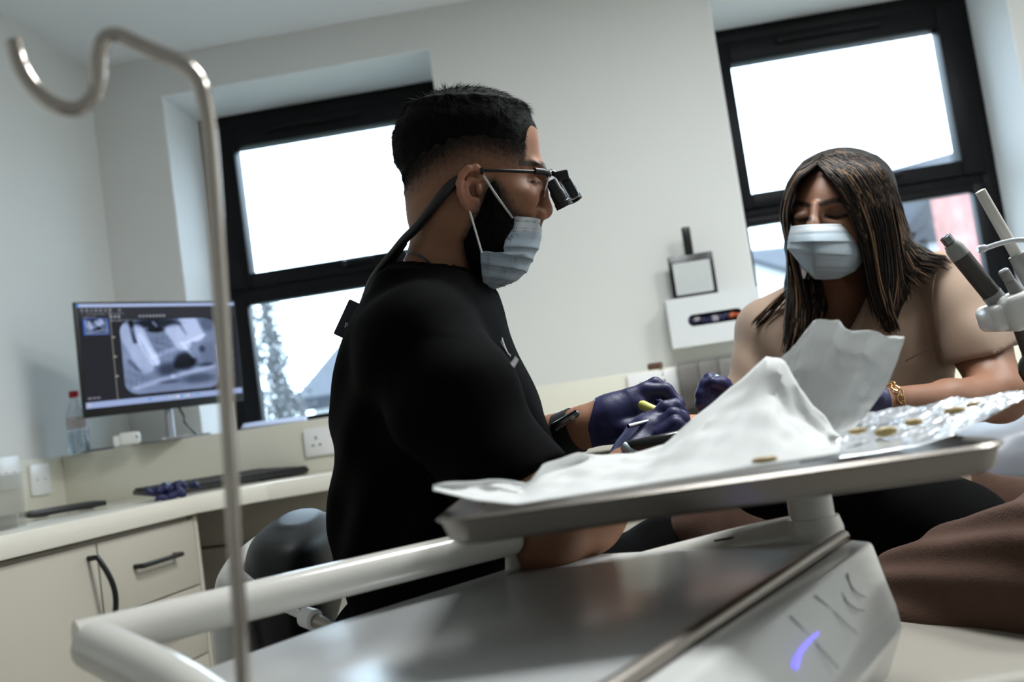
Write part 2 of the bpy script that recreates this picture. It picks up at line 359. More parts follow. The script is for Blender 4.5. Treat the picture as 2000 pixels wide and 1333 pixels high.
# birch tree
treem = mat('grey_birch_leaves', (0.11, 0.115, 0.125), 0.9); barkm = mat('birch_bark', (0.10, 0.10, 0.105), 0.9)
def tree(lab, base, top, spread, n, seed):
    rng = np.random.RandomState(seed); base = np.array(base); top = np.array(top)
    t = thing('birch_tree', lab, 'tree', tuple(base)); H = top-base
    tube('trunk', [base+H*s for s in np.linspace(0, .95, 8)], np.linspace(.16, .03, 8), barkm, t, 8)
    V = []; F = []
    for k in range(26):
        s = rng.uniform(.35, .98); a = rng.uniform(0, 6.28); p = base+H*s; L = spread*(1.25-s)*rng.uniform(.6, 1.2)
        q = p+np.array([math.cos(a)*L, math.sin(a)*L, rng.uniform(-.1, .5)]); q2 = q+np.array([math.cos(a)*.2, math.sin(a)*.2, -rng.uniform(.4, 1.2)])
        v, f = tubeVF(catmull([p, q, q2], 4), np.linspace(.035, .008, 9), 4); o_ = len(V); V += v; F += [tuple(i+o_ for i in ff) for ff in f]
    mesh('branches', V, F, barkm, t)
    V = []; F = []
    for k in range(n):
        s = rng.beta(1.6, 1.3)*.75+.3; a = rng.uniform(0, 6.28); L = spread*abs(rng.normal(0, .55))*(1.3-.75*s)
        c = base+H*s+np.array([math.cos(a)*L, math.sin(a)*L, rng.uniform(-.5, .3)]); d1 = rng.normal(size=3); d1 /= np.linalg.norm(d1); d2 = np.cross(d1, rng.normal(size=3)); d2 /= np.linalg.norm(d2)
        z = rng.uniform(.018, .04); o_ = len(V); V += [c-d1*z*1.6, c+d2*z, c+d1*z*1.6, c-d2*z]; F.append((o_, o_+1, o_+2, o_+3))
    lf = mesh('foliage', V, F, treem, t, smooth=False); lf['kind'] = 'stuff'
tp = atY(522, 622, 18); tb = atY(560, 1000, 18)
tree('bare grey birch tree outside the monitor window', (tp[0]+.12, 18, -3.1), (tp[0], 18, tp[2]+.2), .70, 4200, 3)
tp2 = atY(560, 770, 22)
tree('small grey birch beside the rendered house', (tp2[0]+.1, 22, -3.1), (tp2[0], 22, tp2[2]), .6, 1200, 5)
# houses in the right-hand window
rt = atY(1468, 492, 22); rb = atY(1545, 523, 20)
t = thing('rendered_house', 'white gabled house with thin grey roof left of the assistant', 'house', (rt[0]+2, 23, -3.1))
P0 = atY(1440, 490, 22); P1 = atY(1650, 470, 22); P2 = atY(1650, 557, 20); P3 = atY(1440, 495, 20)
V = [P3, P2, P1, P0]; V = V+[np.array(v)-np.array([0, 0, .12]) for v in V]
mesh('roof', V, [(0, 1, 2, 3), (7, 6, 5, 4), (0, 4, 5, 1), (1, 5, 6, 2), (2, 6, 7, 3), (3, 7, 4, 0)], slate, t, smooth=False)
pz = min(P2[2], P3[2])
V = [np.array([P3[0], 20.3, -3.1]), np.array([P2[0], 20.3, -3.1]), np.array([P2[0], 20.3, P2[2]-.05]), np.array([P3[0], 20.3, P3[2]-.05])]
V = V+[v+np.array([0, 1.4, 0]) for v in V]
mesh('wall', V, [(0, 1, 2, 3), (7, 6, 5, 4), (0, 4, 5, 1), (1, 5, 6, 2), (2, 6, 7, 3), (3, 7, 4, 0)], rend, t, smooth=False)
# half-timbered house with chimney
t = thing('timbered_house', 'half timbered house with slate gable outside the right window', 'house', (6, 14, -3.1))
g = [atY(*p, 13.6) for p in ((1690, 345), (1880, 292), (2060, 330), (2060, 418), (1700, 474))]
V = g+[v+np.array([0, 3.0, 0]) for v in g]; n = 5
mesh('roof', V, [tuple(range(n-1, -1, -1)), tuple(range(n, 2*n))]+[(i, (i+1) % n, n+(i+1) % n, n+i) for i in range(n)], slate, t, smooth=False)
w0 = atY(1700, 700, 13.7); w1 = atY(2060, 440, 13.7)
box('wall', (w0[0], 13.72, -3.1), (w1[0], 16.4, atY(1880, 455, 13.7)[2]), rend, t)
def beam(p, q, w, Y=13.52, m=timb, nm_='timber_beam'):
    a = atY(*p, Y); b = atY(*q, Y); d = b-a; L = np.linalg.norm(d); M = frame((a+b)/2, d, (0, 1, 0)); return mbox(nm_, (L, .12, w), M, m, t)
beam((1700, 480), (2060, 425), .16); beam((1700, 560), (2060, 525), .2); beam((1740, 470), (1790, 700), .14); beam((1800, 470), (1830, 660), .1)
beam((1905, 440), (1960, 640), .14); beam((1960, 420), (2010, 620), .14); beam((1770, 470), (1830, 385), .10); beam((1885, 385), (1990, 440), .12); beam((1890, 560), (2010, 470), .08); beam((1700, 620), (2060, 585), .16)
def arch(pts, Y=13.5):
    P = catmull([atY(*p, Y) for p in pts], 6); tube('arched_brace', P, .055, timb, t, 6, upref=(0, 1, 0))
arch(((1815, 545), (1800, 520), (1770, 500), (1745, 500))); arch(((1825, 545), (1850, 515), (1890, 500))); arch(((1895, 440), (1925, 465), (1960, 470), (2000, 460))); arch(((1930, 560), (1950, 530), (1985, 515)))
ch0 = atY(1836, 388, 12.6); ch1 = atY(1884, 376, 12.6); zb = atY(1880, 640, 12.6)[2]
box('chimney', (ch0[0]-.02, 12.3, -3.1), (ch1[0]-.02, 12.9, ch1[2]+.12), brick, t)
# ================================================================ dental delivery unit (foreground)
ivory = mat('ivory_gloss_plastic', (0.72, 0.70, 0.65), 0.16, coat=0.25)
padm = mat('grey_satin_instrument_mat', (0.62, 0.63, 0.63), 0.24, metal=0.2, bump=.02, bscale=40)
steel = mat('brushed_steel', (0.27, 0.243, 0.215), 0.30, metal=1.0, bump=.05, bscale=250, stretch=(1, 30, 30))
chrome = mat('chrome_tube', (0.52, 0.47, 0.42), 0.14, metal=1.0)
greym = mat('grey_plastic', (0.30, 0.30, 0.29), 0.4); dgrey = mat('dark_grey_plastic', (0.06, 0.055, 0.05), 0.35)
UZ = .79
U2 = atZ(1655, 1058, UZ); U1 = atZ(1090, 1085, UZ); e1 = (U1-U2)/np.linalg.norm(U1-U2); e2 = np.array([e1[1], -e1[0], 0.0])
if e2[1] > 0: e2 = -e2
def UP(a, b, z=UZ): p = U2+e1*a+e2*b; return np.array([p[0], p[1], z])
unit = thing('dental_delivery_unit', 'white dental delivery unit with grey instrument mat and tube handle', 'dental unit', tuple(UP(.18, .3, 0)))
LEN, WID = .60, .375
MU = frame(UP(0, 0, 0), e1, e2)
up_ = (MU.to_3x3() @ Vector((0, 0, 1))).z
def uprism(name, pts, z0, z1, m, parent, bev=.006, seg=3):
    pts3 = [UP(a, b, z0) for a, b in pts]; bm = bmesh.new(); vs_ = [bm.verts.new(p) for p in pts3]; f = bm.faces.new(vs_)
    r = bmesh.ops.extrude_face_region(bm, geom=[f]); upv = [e for e in r['geom'] if isinstance(e, bmesh.types.BMVert)]
    bmesh.ops.translate(bm, vec=(0, 0, z1-z0), verts=upv)
    if bev > 0: bmesh.ops.bevel(bm, geom=bm.edges[:], offset=bev, segments=seg, affect='EDGES', profile=0.5)
    return bmobj(name, bm, m, parent, sharp=30)
uprism('body', [(-.012, -.012), (.30, -.008), (.345, .06), (WID+.012, .30), (WID+.012, LEN), (-.012, LEN)], UZ-.085, UZ-.005, ivory, unit, .014, 4)
uprism('instrument_mat', [(.012, .0), (.300, .004), (.338, .065), (WID, .30), (WID, LEN-.02), (.012, LEN-.02)], UZ-.006, UZ, padm, unit, .002, 2)
tube('raised_lip', [UP(.004, -.004, UZ+.004), UP(.004, LEN-.02, UZ+.004)], .0062, greym if False else steel, unit, 10)
# sloping console on the right flank
cons = [(0, -.006, UZ+.001), (-.022, -.004, UZ-.002), (-.046, .045, UZ-.047), (-.050, .05, UZ-.066), (-.030, .05, UZ-.11), (0, .02, UZ-.11)]
cons2 = [(0, LEN, UZ+.001), (-.022, LEN, UZ-.002), (-.066, LEN, UZ-.05), (-.070, LEN, UZ-.066), (-.045, LEN, UZ-.11), (0, LEN, UZ-.11)]
V = [UP(*c) for c in cons]+[UP(*c) for c in cons2]; n = 6
bm = bmesh.new(); bv = [bm.verts.new(v) for v in V]
bm.faces.new([bv[i] for i in range(5, -1, -1)]); bm.faces.new([bv[6+i] for i in range(6)])
for i in range(6): bm.faces.new([bv[i], bv[(i+1) % 6], bv[6+(i+1) % 6], bv[6+i]])
bmesh.ops.bevel(bm, geom=bm.edges[:], offset=.004, segments=3, affect='EDGES', profile=.5)
con = bmobj('console', bm, wh2, unit, sharp=50)
def conpt(s, w, lift=.001):
    """s = 0..1 from lip to outer edge, w = distance towards the camera"""
    a = np.array([-.022-.030*s-.012*s*(w/LEN), w, UZ-.002-.045*s]); nn = np.array([-.045, 0, .030]); nn /= np.linalg.norm(nn)
    p = UP(a[0]+nn[0]*lift, a[1], a[2]+nn[2]*lift); return p
ledb = mat('blue_led', (0.18, 0.16, 1.0), 0.4, emit=1.4); lineg = mat('engraved_line', (0.50, 0.52, 0.56), 0.4)
def conpx(u, v, lift=.001):
    best = None
    for s_ in np.linspace(0, 1, 41):
        for w_ in np.linspace(0, .45, 91):
            q = conpt(s_, w_, lift)-CC; dz = q@CF; e = (1000+FPX*(q@CR)/dz-u)**2+(666.5-FPX*(q@CU)/dz-v)**2
            if best is None or e < best[0]: best = (e, s_, w_)
    return conpt(best[1], best[2], lift)
P = catmull([conpx(1596, 1237, .0015), conpx(1580, 1252, .0015), conpx(1562, 1276, .0015), conpx(1549, 1306, .0015)], 5)
tube('blue_indicator_light', P, np.concatenate([np.linspace(.0007, .0016, len(P)-4), [.0019, .0022, .0022, .0015]]), ledb, con, 8)
tube('engraved_arc', catmull([conpt(.15, .105), conpt(.28, .118), conpt(.42, .120), conpt(.55, .112)], 5), .0007, lineg, con, 6)
tube('engraved_arc', catmull([conpt(.30, .145), conpt(.42, .150), conpt(.58, .146), conpt(.66, .135)], 5), .0007, lineg, con, 6)
tube('engraved_line', [conpt(.10, .19), conpt(.80, .18)], .0006, lineg, con, 6)
tube('engraved_line', [conpt(.12, .25), conpt(.92, .25)], .0006, lineg, con, 6)
# U-shaped tube handle on the left
HZ = .825
H1 = atZ(182, 1248, HZ); H2 = atZ(985, 1056, HZ)
hd = (H2-H1)/np.linalg.norm(H2-H1)
hp = [UP(WID-.03, .44, UZ-.02), (atZ(345, 1345, UZ+.015)), H1+np.array([.006, -.006, -.002]), H1+hd*.02, H1*.5+H2*.5, H2-hd*.03, H2, ]
Pm = catmull([atZ(470, 1440, UZ-.01), atZ(345, 1343, UZ+.012), H1-hd*.004+np.array([.012, -.012, -.003])], 8)
tube('handle_near_arm', np.vstack([Pm]), np.linspace(.020, .0185, len(Pm)), ivory, unit, 20)
tube('handle_bar', catmull([H1-hd*.012, H1+hd*.03, (H1+H2)/2, H2-hd*.02, H2+hd*.01], 6), .0165, ivory, unit, 24)
bm = bmesh.new(); 
Pe = UP(.318, .012, UZ+.004)
tube('handle_far_arm', [H2+hd*.004+np.array([0, 0, .004]), H2*.5+Pe*.5+np.array([0, 0, .002]), Pe], [.0145, .0125, .011], ivory, unit, 18)
# web plate between far arm and the body
Q1 = H2+np.array([0, 0, -.006]); Q2 = Pe+np.array([0, 0, -.004]); Q3 = UP(.345, .06, UZ-.035); Q4 = H2-hd*.0+e2*.006+np.array([0, 0, -.03])
V = [Q1, Q2, Q3, Q4]; Vn = [v+np.array([.004, .006, 0]) for v in V]
mesh('handle_web', V+Vn, [(0, 1, 2, 3), (7, 6, 5, 4), (0, 4, 5, 1), (1, 5, 6, 2), (2, 6, 7, 3), (3, 7, 4, 0)], ivory, unit, smooth=False)
# swing arm + column that carries the tray, and the floor column under the unit
ar = [at(1180, 1098, 1.09), at(1330, 1062, 1.045), at(1470, 1030, 1.0), at(1575, 1012, .97)]
Pa = catmull(ar, 6); Pa = Pa + np.array([0, 0, -.016])
arm = tube('tray_arm', Pa, np.linspace(.020, .026, len(Pa)), ivory, unit, 18, flat=.8)
ce = at(1588, 1020, .965)
M = Matrix.Translation(Vector(ce)+Vector((0, 0, -.040))); lathe('arm_elbow', [(0, 0), (.020, 0), (.027, .008), (.028, .034), (.025, .045), (0, .046)], M, ivory, unit)
lathe('tray_post', [(0, 0), (.0215, 0), (.0215, .086), (.019, .090), (0, .0905)], Matrix.Translation(Vector((ce[0], ce[1], .775))), ivory, unit)
cl = UP(.19, .33, 0)
lathe('floor_column', [(0, 0), (.20, 0), (.20, .02), (.05, .035), (.045, .70), (.07, UZ-.086), (0, UZ-.085)], Matrix.Translation(Vector(cl)), ivory, unit)
tube('badge_line', [at(1395, 1057, 1.0), at(1475, 1044, .985)], .0012, dgrey, unit, 6)
# --- white cable with a metal plug
cab = thing('charging_cable', 'white cable with metal plug beside the stool backrest', 'cable', tuple(at(600, 1205, 1.06)))
tube('cord', catmull([at(470, 1120, 1.13), at(540, 1178, 1.10), at(590, 1204, 1.08)], 6), .0042, whm, cab, 10)
M, L = axisM(at(588, 1203, 1.08), at(628, 1216, 1.06)); lathe('plug', [(0, 0), (.005, 0), (.011, .006), (.0115, .022), (.009, .024), (0, .024)], M, whm, cab, 16)
M, L = axisM(at(610, 1211, 1.07), at(660, 1230, 1.04)); lathe('metal_tip', [(0, 0), (.0075, 0), (.0075, .02), (.005, .045), (0, .046)], M, steel, cab, 16)
# ================================================================ tray with papers
tray = thing('instrument_tray', 'steel instrument tray under crumpled white paper', 'tray', (0.07, .87, .866))
N1 = np.array([-.122, .690, 0]); N2 = np.array([.258, .702, 0]); FD = np.array([.045, .40, 0])
tx = (N2-N1)/np.linalg.norm(N2-N1); ty = np.array([-tx[1], tx[0], 0]); tw = np.linalg.norm(N2-N1); td = .36; tc_ = N1+tx*tw/2+ty*td/2
def ring(off, z, r): return [tc_+tx*a+ty*b+np.array([0, 0, z]) for a, b in rrect(tw+2*off, td+2*off, r, 6)]
rings = [ring(-.012, .8665, .02), ring(-.004, .870, .025), ring(.004, .8795, .03), ring(.012, .8825, .034), ring(.012, .8815, .034), ring(.003, .8778, .03), ring(-.003, .8685, .025), ring(-.012, .8680, .02)]
V = [v for rg in rings for v in rg]; n = len(rings[0]); F = []
# outer lip that drops to the visible apron
rings = [ring(-.02, .8635, .02), ring(-.004, .8645, .024), ring(.002, .868, .026), ring(.006, .880, .03), ring(.010, .8835, .032), ring(.007, .8855, .03), ring(.002, .8835, .028), ring(-.004, .869, .024), ring(-.02, .8672, .02)]
V = [v for rg in rings for v in rg]
for i in range(len(rings)-1):
    for k in range(n): F.append((i*n+k, i*n+(k+1) % n, (i+1)*n+(k+1) % n, (i+1)*n+k))
F.append(tuple(range(n-1, -1, -1))); F.append(tuple((len(rings)-1)*n+k for k in range(n)))
mesh('tray_pan', V, F, steel, tray, True, 45)
lathe('tray_mount', [(0, 0), (.03, 0), (.03, .006), (0, .0065)], Matrix.Translation(Vector((ce[0], ce[1], .8575))), ivory, tray)
papm = mat('white_tissue_paper', (0.90, 0.91, 0.90), 0.85, bump=.25, bscale=35)
_nt = papm.node_tree; _b = _nt.nodes['Principled BSDF']; _t = _nt.nodes.new('ShaderNodeBsdfTranslucent'); _t.inputs[0].default_value = (.85, .86, .85, 1)
_mx = _nt.nodes.new('ShaderNodeMixShader'); _mx.inputs[0].default_value = .25; _nt.links.new(_b.outputs[0], _mx.inputs[1]); _nt.links.new(_t.outputs[0], _mx.inputs[2]); _nt.links.new(_mx.outputs[0], _nt.nodes['Material Output'].inputs[0])
def resample(P, n):
    P = np.array(P, float); d = np.r_[0, np.cumsum(np.linalg.norm(np.diff(P, axis=0), axis=1))]; t = np.linspace(0, d[-1], n)
    return np.stack([np.interp(t, d, P[:, k]) for k in range(P.shape[1])], 1)
def vnoise(p, seed, freq):
    """cheap smooth 2-D crease noise"""
    rng = np.random.RandomState(seed); s = np.zeros(len(p))
    for k in range(7):
        a = rng.uniform(0, 6.28); f = freq*rng.uniform(.5, 1.8); s += np.abs(((p[:, 0]*math.cos(a)+p[:, 1]*math.sin(a))*f+rng.uniform(0, 5)) % 2-1)-.5
    return s/7
def sheet(name, lab, cat, bot, top, m, amp, seed, nu=60, nv=26, bulge=0.0, freq=14, group=None, thick=.0005, edge=None):
    """bot/top: polylines of (u, v, depth); the sheet spans between them"""
    b = resample(bot, nu); t = resample(top, nu); V = []; uv = []
    for j in range(nv):
        w = j/(nv-1)
        for i in range(nu):
            q = b[i]*(1-w)+t[i]*w
            if edge is not None: q = q + np.array(edge(i/(nu-1), w))
            V.append(at(q[0], q[1], q[2]+bulge*math.sin(math.pi*w))); uv.append((i/(nu-1)*2.2, w))
    V = np.array(V); uv = np.array(uv); ns = vnoise(uv, seed, freq*.25)*1.0+vnoise(uv, seed+1, freq*.6)*.45
    fade = np.minimum(1, np.minimum(uv[:, 1]*4, 1)); V = V + (ns*amp*fade)[:, None]*np.array([.25, -1, .45])
    F = [(j*nu+i, j*nu+i+1, (j+1)*nu+i+1, (j+1)*nu+i) for j in range(nv-1) for i in range(nu-1)]
    o = mesh(name, V, F, m, None, True, 24); md = o.modifiers.new('thickness', 'SOLIDIFY'); md.thickness = thick
    return tag(o, lab, cat, group)
sheet('paper_sheet', 'crumpled white paper lying along the front of the tray', 'paper',
      [(846, 957, .72), (930, 978, .705), (1010, 986, .70), (1100, 972, .70), (1250, 948, .70), (1400, 926, .70), (1500, 910, .70), (1580, 896, .705), (1640, 884, .72)],
      [(846, 948, .74), (960, 938, .78), (1032, 944, .80), (1062, 908, .82), (1130, 888, .86), (1240, 884, .88), (1300, 868, .88), (1340, 830, .88), (1400, 778, .88), (1450, 738, .88), (1498, 694, .88), (1528, 700, .87), (1560, 760, .86), (1640, 850, .84)],
      papm, .030, 11, 80, 26, .02)
sheet('paper_sheet', 'crumpled white paper standing tall at the back of the tray', 'paper',
      [(1330, 900, .90), (1420, 890, .90), (1520, 880, .88), (1600, 872, .86), (1640, 862, .84)],
      [(1400, 792, .93), (1470, 740, .93), (1540, 690, .93), (1575, 645, .93), (1597, 622, .93), (1640, 630, .92), (1690, 642, .91), (1764, 660, .90)],
      papm, .024, 23, 60, 30, .02, edge=lambda s, w: (14*s*s*math.sin(math.pi*w), 26*s*s*math.sin(math.pi*min(1, w*1.0))*.6, 0))
foil = mat('crinkled_foil', (0.84, 0.87, 0.92), 0.26, metal=0.8, bump=.35, bscale=28)
sheet('foil_wrapper', 'crinkled shiny foil wrapper on the right of the tray', 'foil', [(1560, 905, .725), (1680, 890, .725), (1790, 872, .725), (1860, 850, .735), (1930, 815, .80)],
      [(1640, 815, .95), (1700, 805, .95), (1800, 790, .95), (1900, 775, .93), (2030, 762, .90)], foil, .018, 31, 60, 30, -.0, 26)
amber = mat('amber_yellow', (0.48, 0.35, 0.14), 0.35, var=.15, vscale=60)
for k, (u, v, D, s) in enumerate(((1672, 843, .79, .005), (1728, 844, .785, .0065), (1786, 825, .83, .005), (1868, 802, .86, .006), (1905, 790, .88, .005), (1492, 899, .712, .006))):
    c = at(u, v, D); bm = bmesh.new(); bmesh.ops.create_icosphere(bm, subdivisions=3, radius=s)
    for vv in bm.verts: vv.co = Vector((vv.co.x*1.5, vv.co.y*.8, vv.co.z*.55))*(1+.18*math.sin(vv.co.x*300+k)*math.cos(vv.co.y*260))
    bmesh.ops.transform(bm, matrix=Matrix.Translation(Vector(c)), verts=bm.verts[:])
    o = bmobj('amber_lump', bm, amber)  # solid lumps stand in for yellow openings in the foil
    tag(o, ('small amber pellet leftmost of the pair on the foil', 'large amber pellet in the middle of the foil', 'small pale amber pellet halfway up the foil', 'big amber pellet near the right end of the foil', 'amber pellet furthest right on the foil', 'amber smear of gel at the foot of the white paper')[k], 'pellet', 'amber pellets on the tray')
# ================================================================ steel hook pole
pole = thing('drip_stand', 'chrome drip stand with curled hook in the left foreground', 'drip stand', (-.24, .6, 0))
pd = .55
lowp = [at(475, 1333, pd), at(462, 1110, pd), at(447, 860, pd), at(432, 600, pd), at(421, 420, pd), at(409, 262, pd)]
hook = [at(*p, pd) for p in ((398, 190), (384, 152), (352, 122), (300, 99), (258, 80), (228, 68), (205, 76), (194, 110), (193, 150), (184, 188), (152, 212), (112, 206), (72, 178), (46, 142), (33, 108), (28, 78))]
dirn = (lowp[0]-lowp[1])/np.linalg.norm(lowp[0]-lowp[1]); foot = lowp[0]+dirn*((lowp[0][2]-.03)/-dirn[2])
tube('pole', catmull([foot]+lowp+hook, 6), .0043, chrome, pole, 14)
for k in range(5):
    a = k*2*math.pi/5+.3; q = foot+np.array([math.cos(a)*.22, math.sin(a)*.22, -.012]); tube('foot', [foot, (foot+q)/2+np.array([0, 0, .006]), q], [.012, .010, .008], chrome, pole, 10)
    lathe('castor', [(0, -.018), (.014, -.018), (.018, -.008), (.014, .004), (0, .004)], Matrix.Translation(Vector((q[0], q[1], .018))), blk, pole, 14)
# ================================================================ instrument holder on the right
hol = thing('instrument_holder', 'white instrument holder block at the right edge', 'holder', tuple(at(1985, 620, 1.25)))
HD = 1.25
def hblock(u0, v0, u1, v1, w, D):
    a = at(u0, v0, D); b = at(u1, v1, D); M = frame((a+b)/2, b-a, CF); return mbox('clip_block', (np.linalg.norm(b-a), .05, w), M, wh2, hol, .009, 3)
hblock(1922, 628, 1972, 612, .034, HD); hblock(1955, 618, 2040, 590, .046, HD-.012)
hpost = at(2060, 700, 1.25)
tube('support_arm', catmull([at(1985, 630, 1.25), at(2006, 690, 1.255), at(2040, 780, 1.265), hpost*.45+np.array([hpost[0]+.45, hpost[1]+.25, .30])*.55, np.array([hpost[0]+.45, hpost[1]+.25, .02])], 6), .0065, dgrey, hol, 10)
lathe('floor_plate', [(0, 0), (.14, 0), (.14, .015), (.02, .03), (0, .03)], Matrix.Translation(Vector((hpost[0]+.45, hpost[1]+.25, 0))), dgrey, hol)
hg = 'instruments in the holder'
def seg(name, p, q, prof, m, parent):
    M, L = axisM(p, q); return lathe(name, [(r, z*L) for r, z in prof], M, m, parent, 20)
# scaler handpiece
s0 = at(1845, 462, HD); s1 = at(1962, 606, HD); t = thing('scaler_handpiece', 'dark handpiece with knurled metal tip in the holder', 'handpiece', tuple(s1), hg)
def lerp(a, b, k): return a*(1-k)+b*k
seg('metal_tip', s0, lerp(s0, s1, .10), [(.0, .0), (.0055, 0), (.0072, .06), (.0072, .9), (.006, 1), (0, 1)], hdlm, t)
seg('tip_socket', lerp(s0, s1, -.004), lerp(s0, s1, .01), [(0, 0), (.004, 0), (.004, 1), (0, 1)], blk, t)
seg('collar', lerp(s0, s1, .10), lerp(s0, s1, .27), [(0, 0), (.0085, 0), (.0115, .4), (.0120, 1), (0, 1)], greym, t)
seg('grip', lerp(s0, s1, .27), lerp(s0, s1, .78), [(0, 0), (.0118, 0), (.0118, 1), (0, 1)], dgrey, t)
seg('rear_sleeve', lerp(s0, s1, .78), s1, [(0, 0), (.0125, 0), (.0125, 1), (0, 1)], greym, t)
# suction tube
s0 = at(1914, 372, HD+.03); s1 = at(1998, 520, HD+.03); t = thing('suction_tip', 'white suction tube leaning above the holder', 'suction tube', tuple(s1), hg)
ivt = mat('ivory_tube', (0.66, 0.64, 0.58), 0.3)
seg('tip', s0, lerp(s0, s1, .85), [(0, .004), (.004, 0), (.0066, .01), (.0075, 1), (0, 1)], ivt, t); seg('sleeve', lerp(s0, s1, .85), lerp(s0, s1, 1.35), [(0, 0), (.0105, 0), (.0115, .4), (.011, 1), (0, 1)], greym, t)
# saliva ejector
t = thing('saliva_ejector', 'clear saliva ejector tube crossing the suction tube', 'saliva ejector', tuple(at(1960, 478, HD)), hg)
clr = mat('clear_tube', (0.62, 0.64, 0.68), 0.12, coat=.5); Ps = catmull([at(1925, 485, HD), at(1960, 474, HD), at(2000, 469, HD), at(2060, 480, HD), at(2090, 560, HD)], 6)
tube('tube', Ps, .0034, clr, t, 10); seg('tip', at(1909, 488, HD), at(1927, 484, HD), [(0, 0), (.0035, 0), (.0050, .2), (.0048, .8), (.0036, 1), (0, 1)], clr, t)
# air-water syringe
s0 = at(1958, 527, HD-.02); s1 = at(2030, 640, HD-.02); t = thing('air_water_syringe', 'grey three way syringe at the right edge of the holder', 'syringe', tuple(s1), hg)
seg('nozzle', s0, lerp(s0, s1, .22), [(0, 0), (.0050, 0), (.0066, .1), (.0066, .8), (.0050, 1), (0, 1)], greym, t)
seg('barrel', lerp(s0, s1, .20), s1, [(0, 0), (.0065, 0), (.0095, .3), (.0105, 1), (0, 1)], greym, t)
a = lerp(s0, s1, .45); b = lerp(s0, s1, .70); M = frame((a+b)/2-CR*.0085-CF*.004, b-a, CF); mbox('button', (.022, .006, .005), M, blk, t, .0015, 2)
# ================================================================ dental chair (cream) at lower right
uph = mat('cream_upholstery', (0.33, 0.305, 0.26), 0.45, bump=.05, bscale=300)
chair = thing('dental_chair', 'cream dental chair under the patient at lower right', 'dental chair', (.62, .95, 0))
s_a = at(1705, 1318, .93); s_b = at(2060, 1222, .95)
ex_ = np.array([s_b[0]-s_a[0], s_b[1]-s_a[1], 0]); ex_ /= np.linalg.norm(ex_); ey_ = np.array([-ex_[1], ex_[0], 0]); zc = .655
Mch = frame(s_a+ex_*.42+ey_*.20+np.array([0, 0, zc-.035-s_a[2]]), ex_, ey_)
mbox('seat_cushion', (.86, .52, .07), Mch, uph, chair, .03, 5)
Mch2 = frame(s_a+ex_*.42+ey_*.20+np.array([0, 0, zc-.095-s_a[2]]), ex_, ey_); mbox('seat_shell', (.82, .48, .05), Mch2, ivory, chair, .02, 4)
cc_ = s_a+ex_*.45+ey_*.2; lathe('pedestal', [(0, 0), (.28, 0), (.28, .03), (.12, .06), (.10, .50), (.14, .54), (0, .54)], Matrix.Translation(Vector((cc_[0], cc_[1], 0))), ivory, chair)
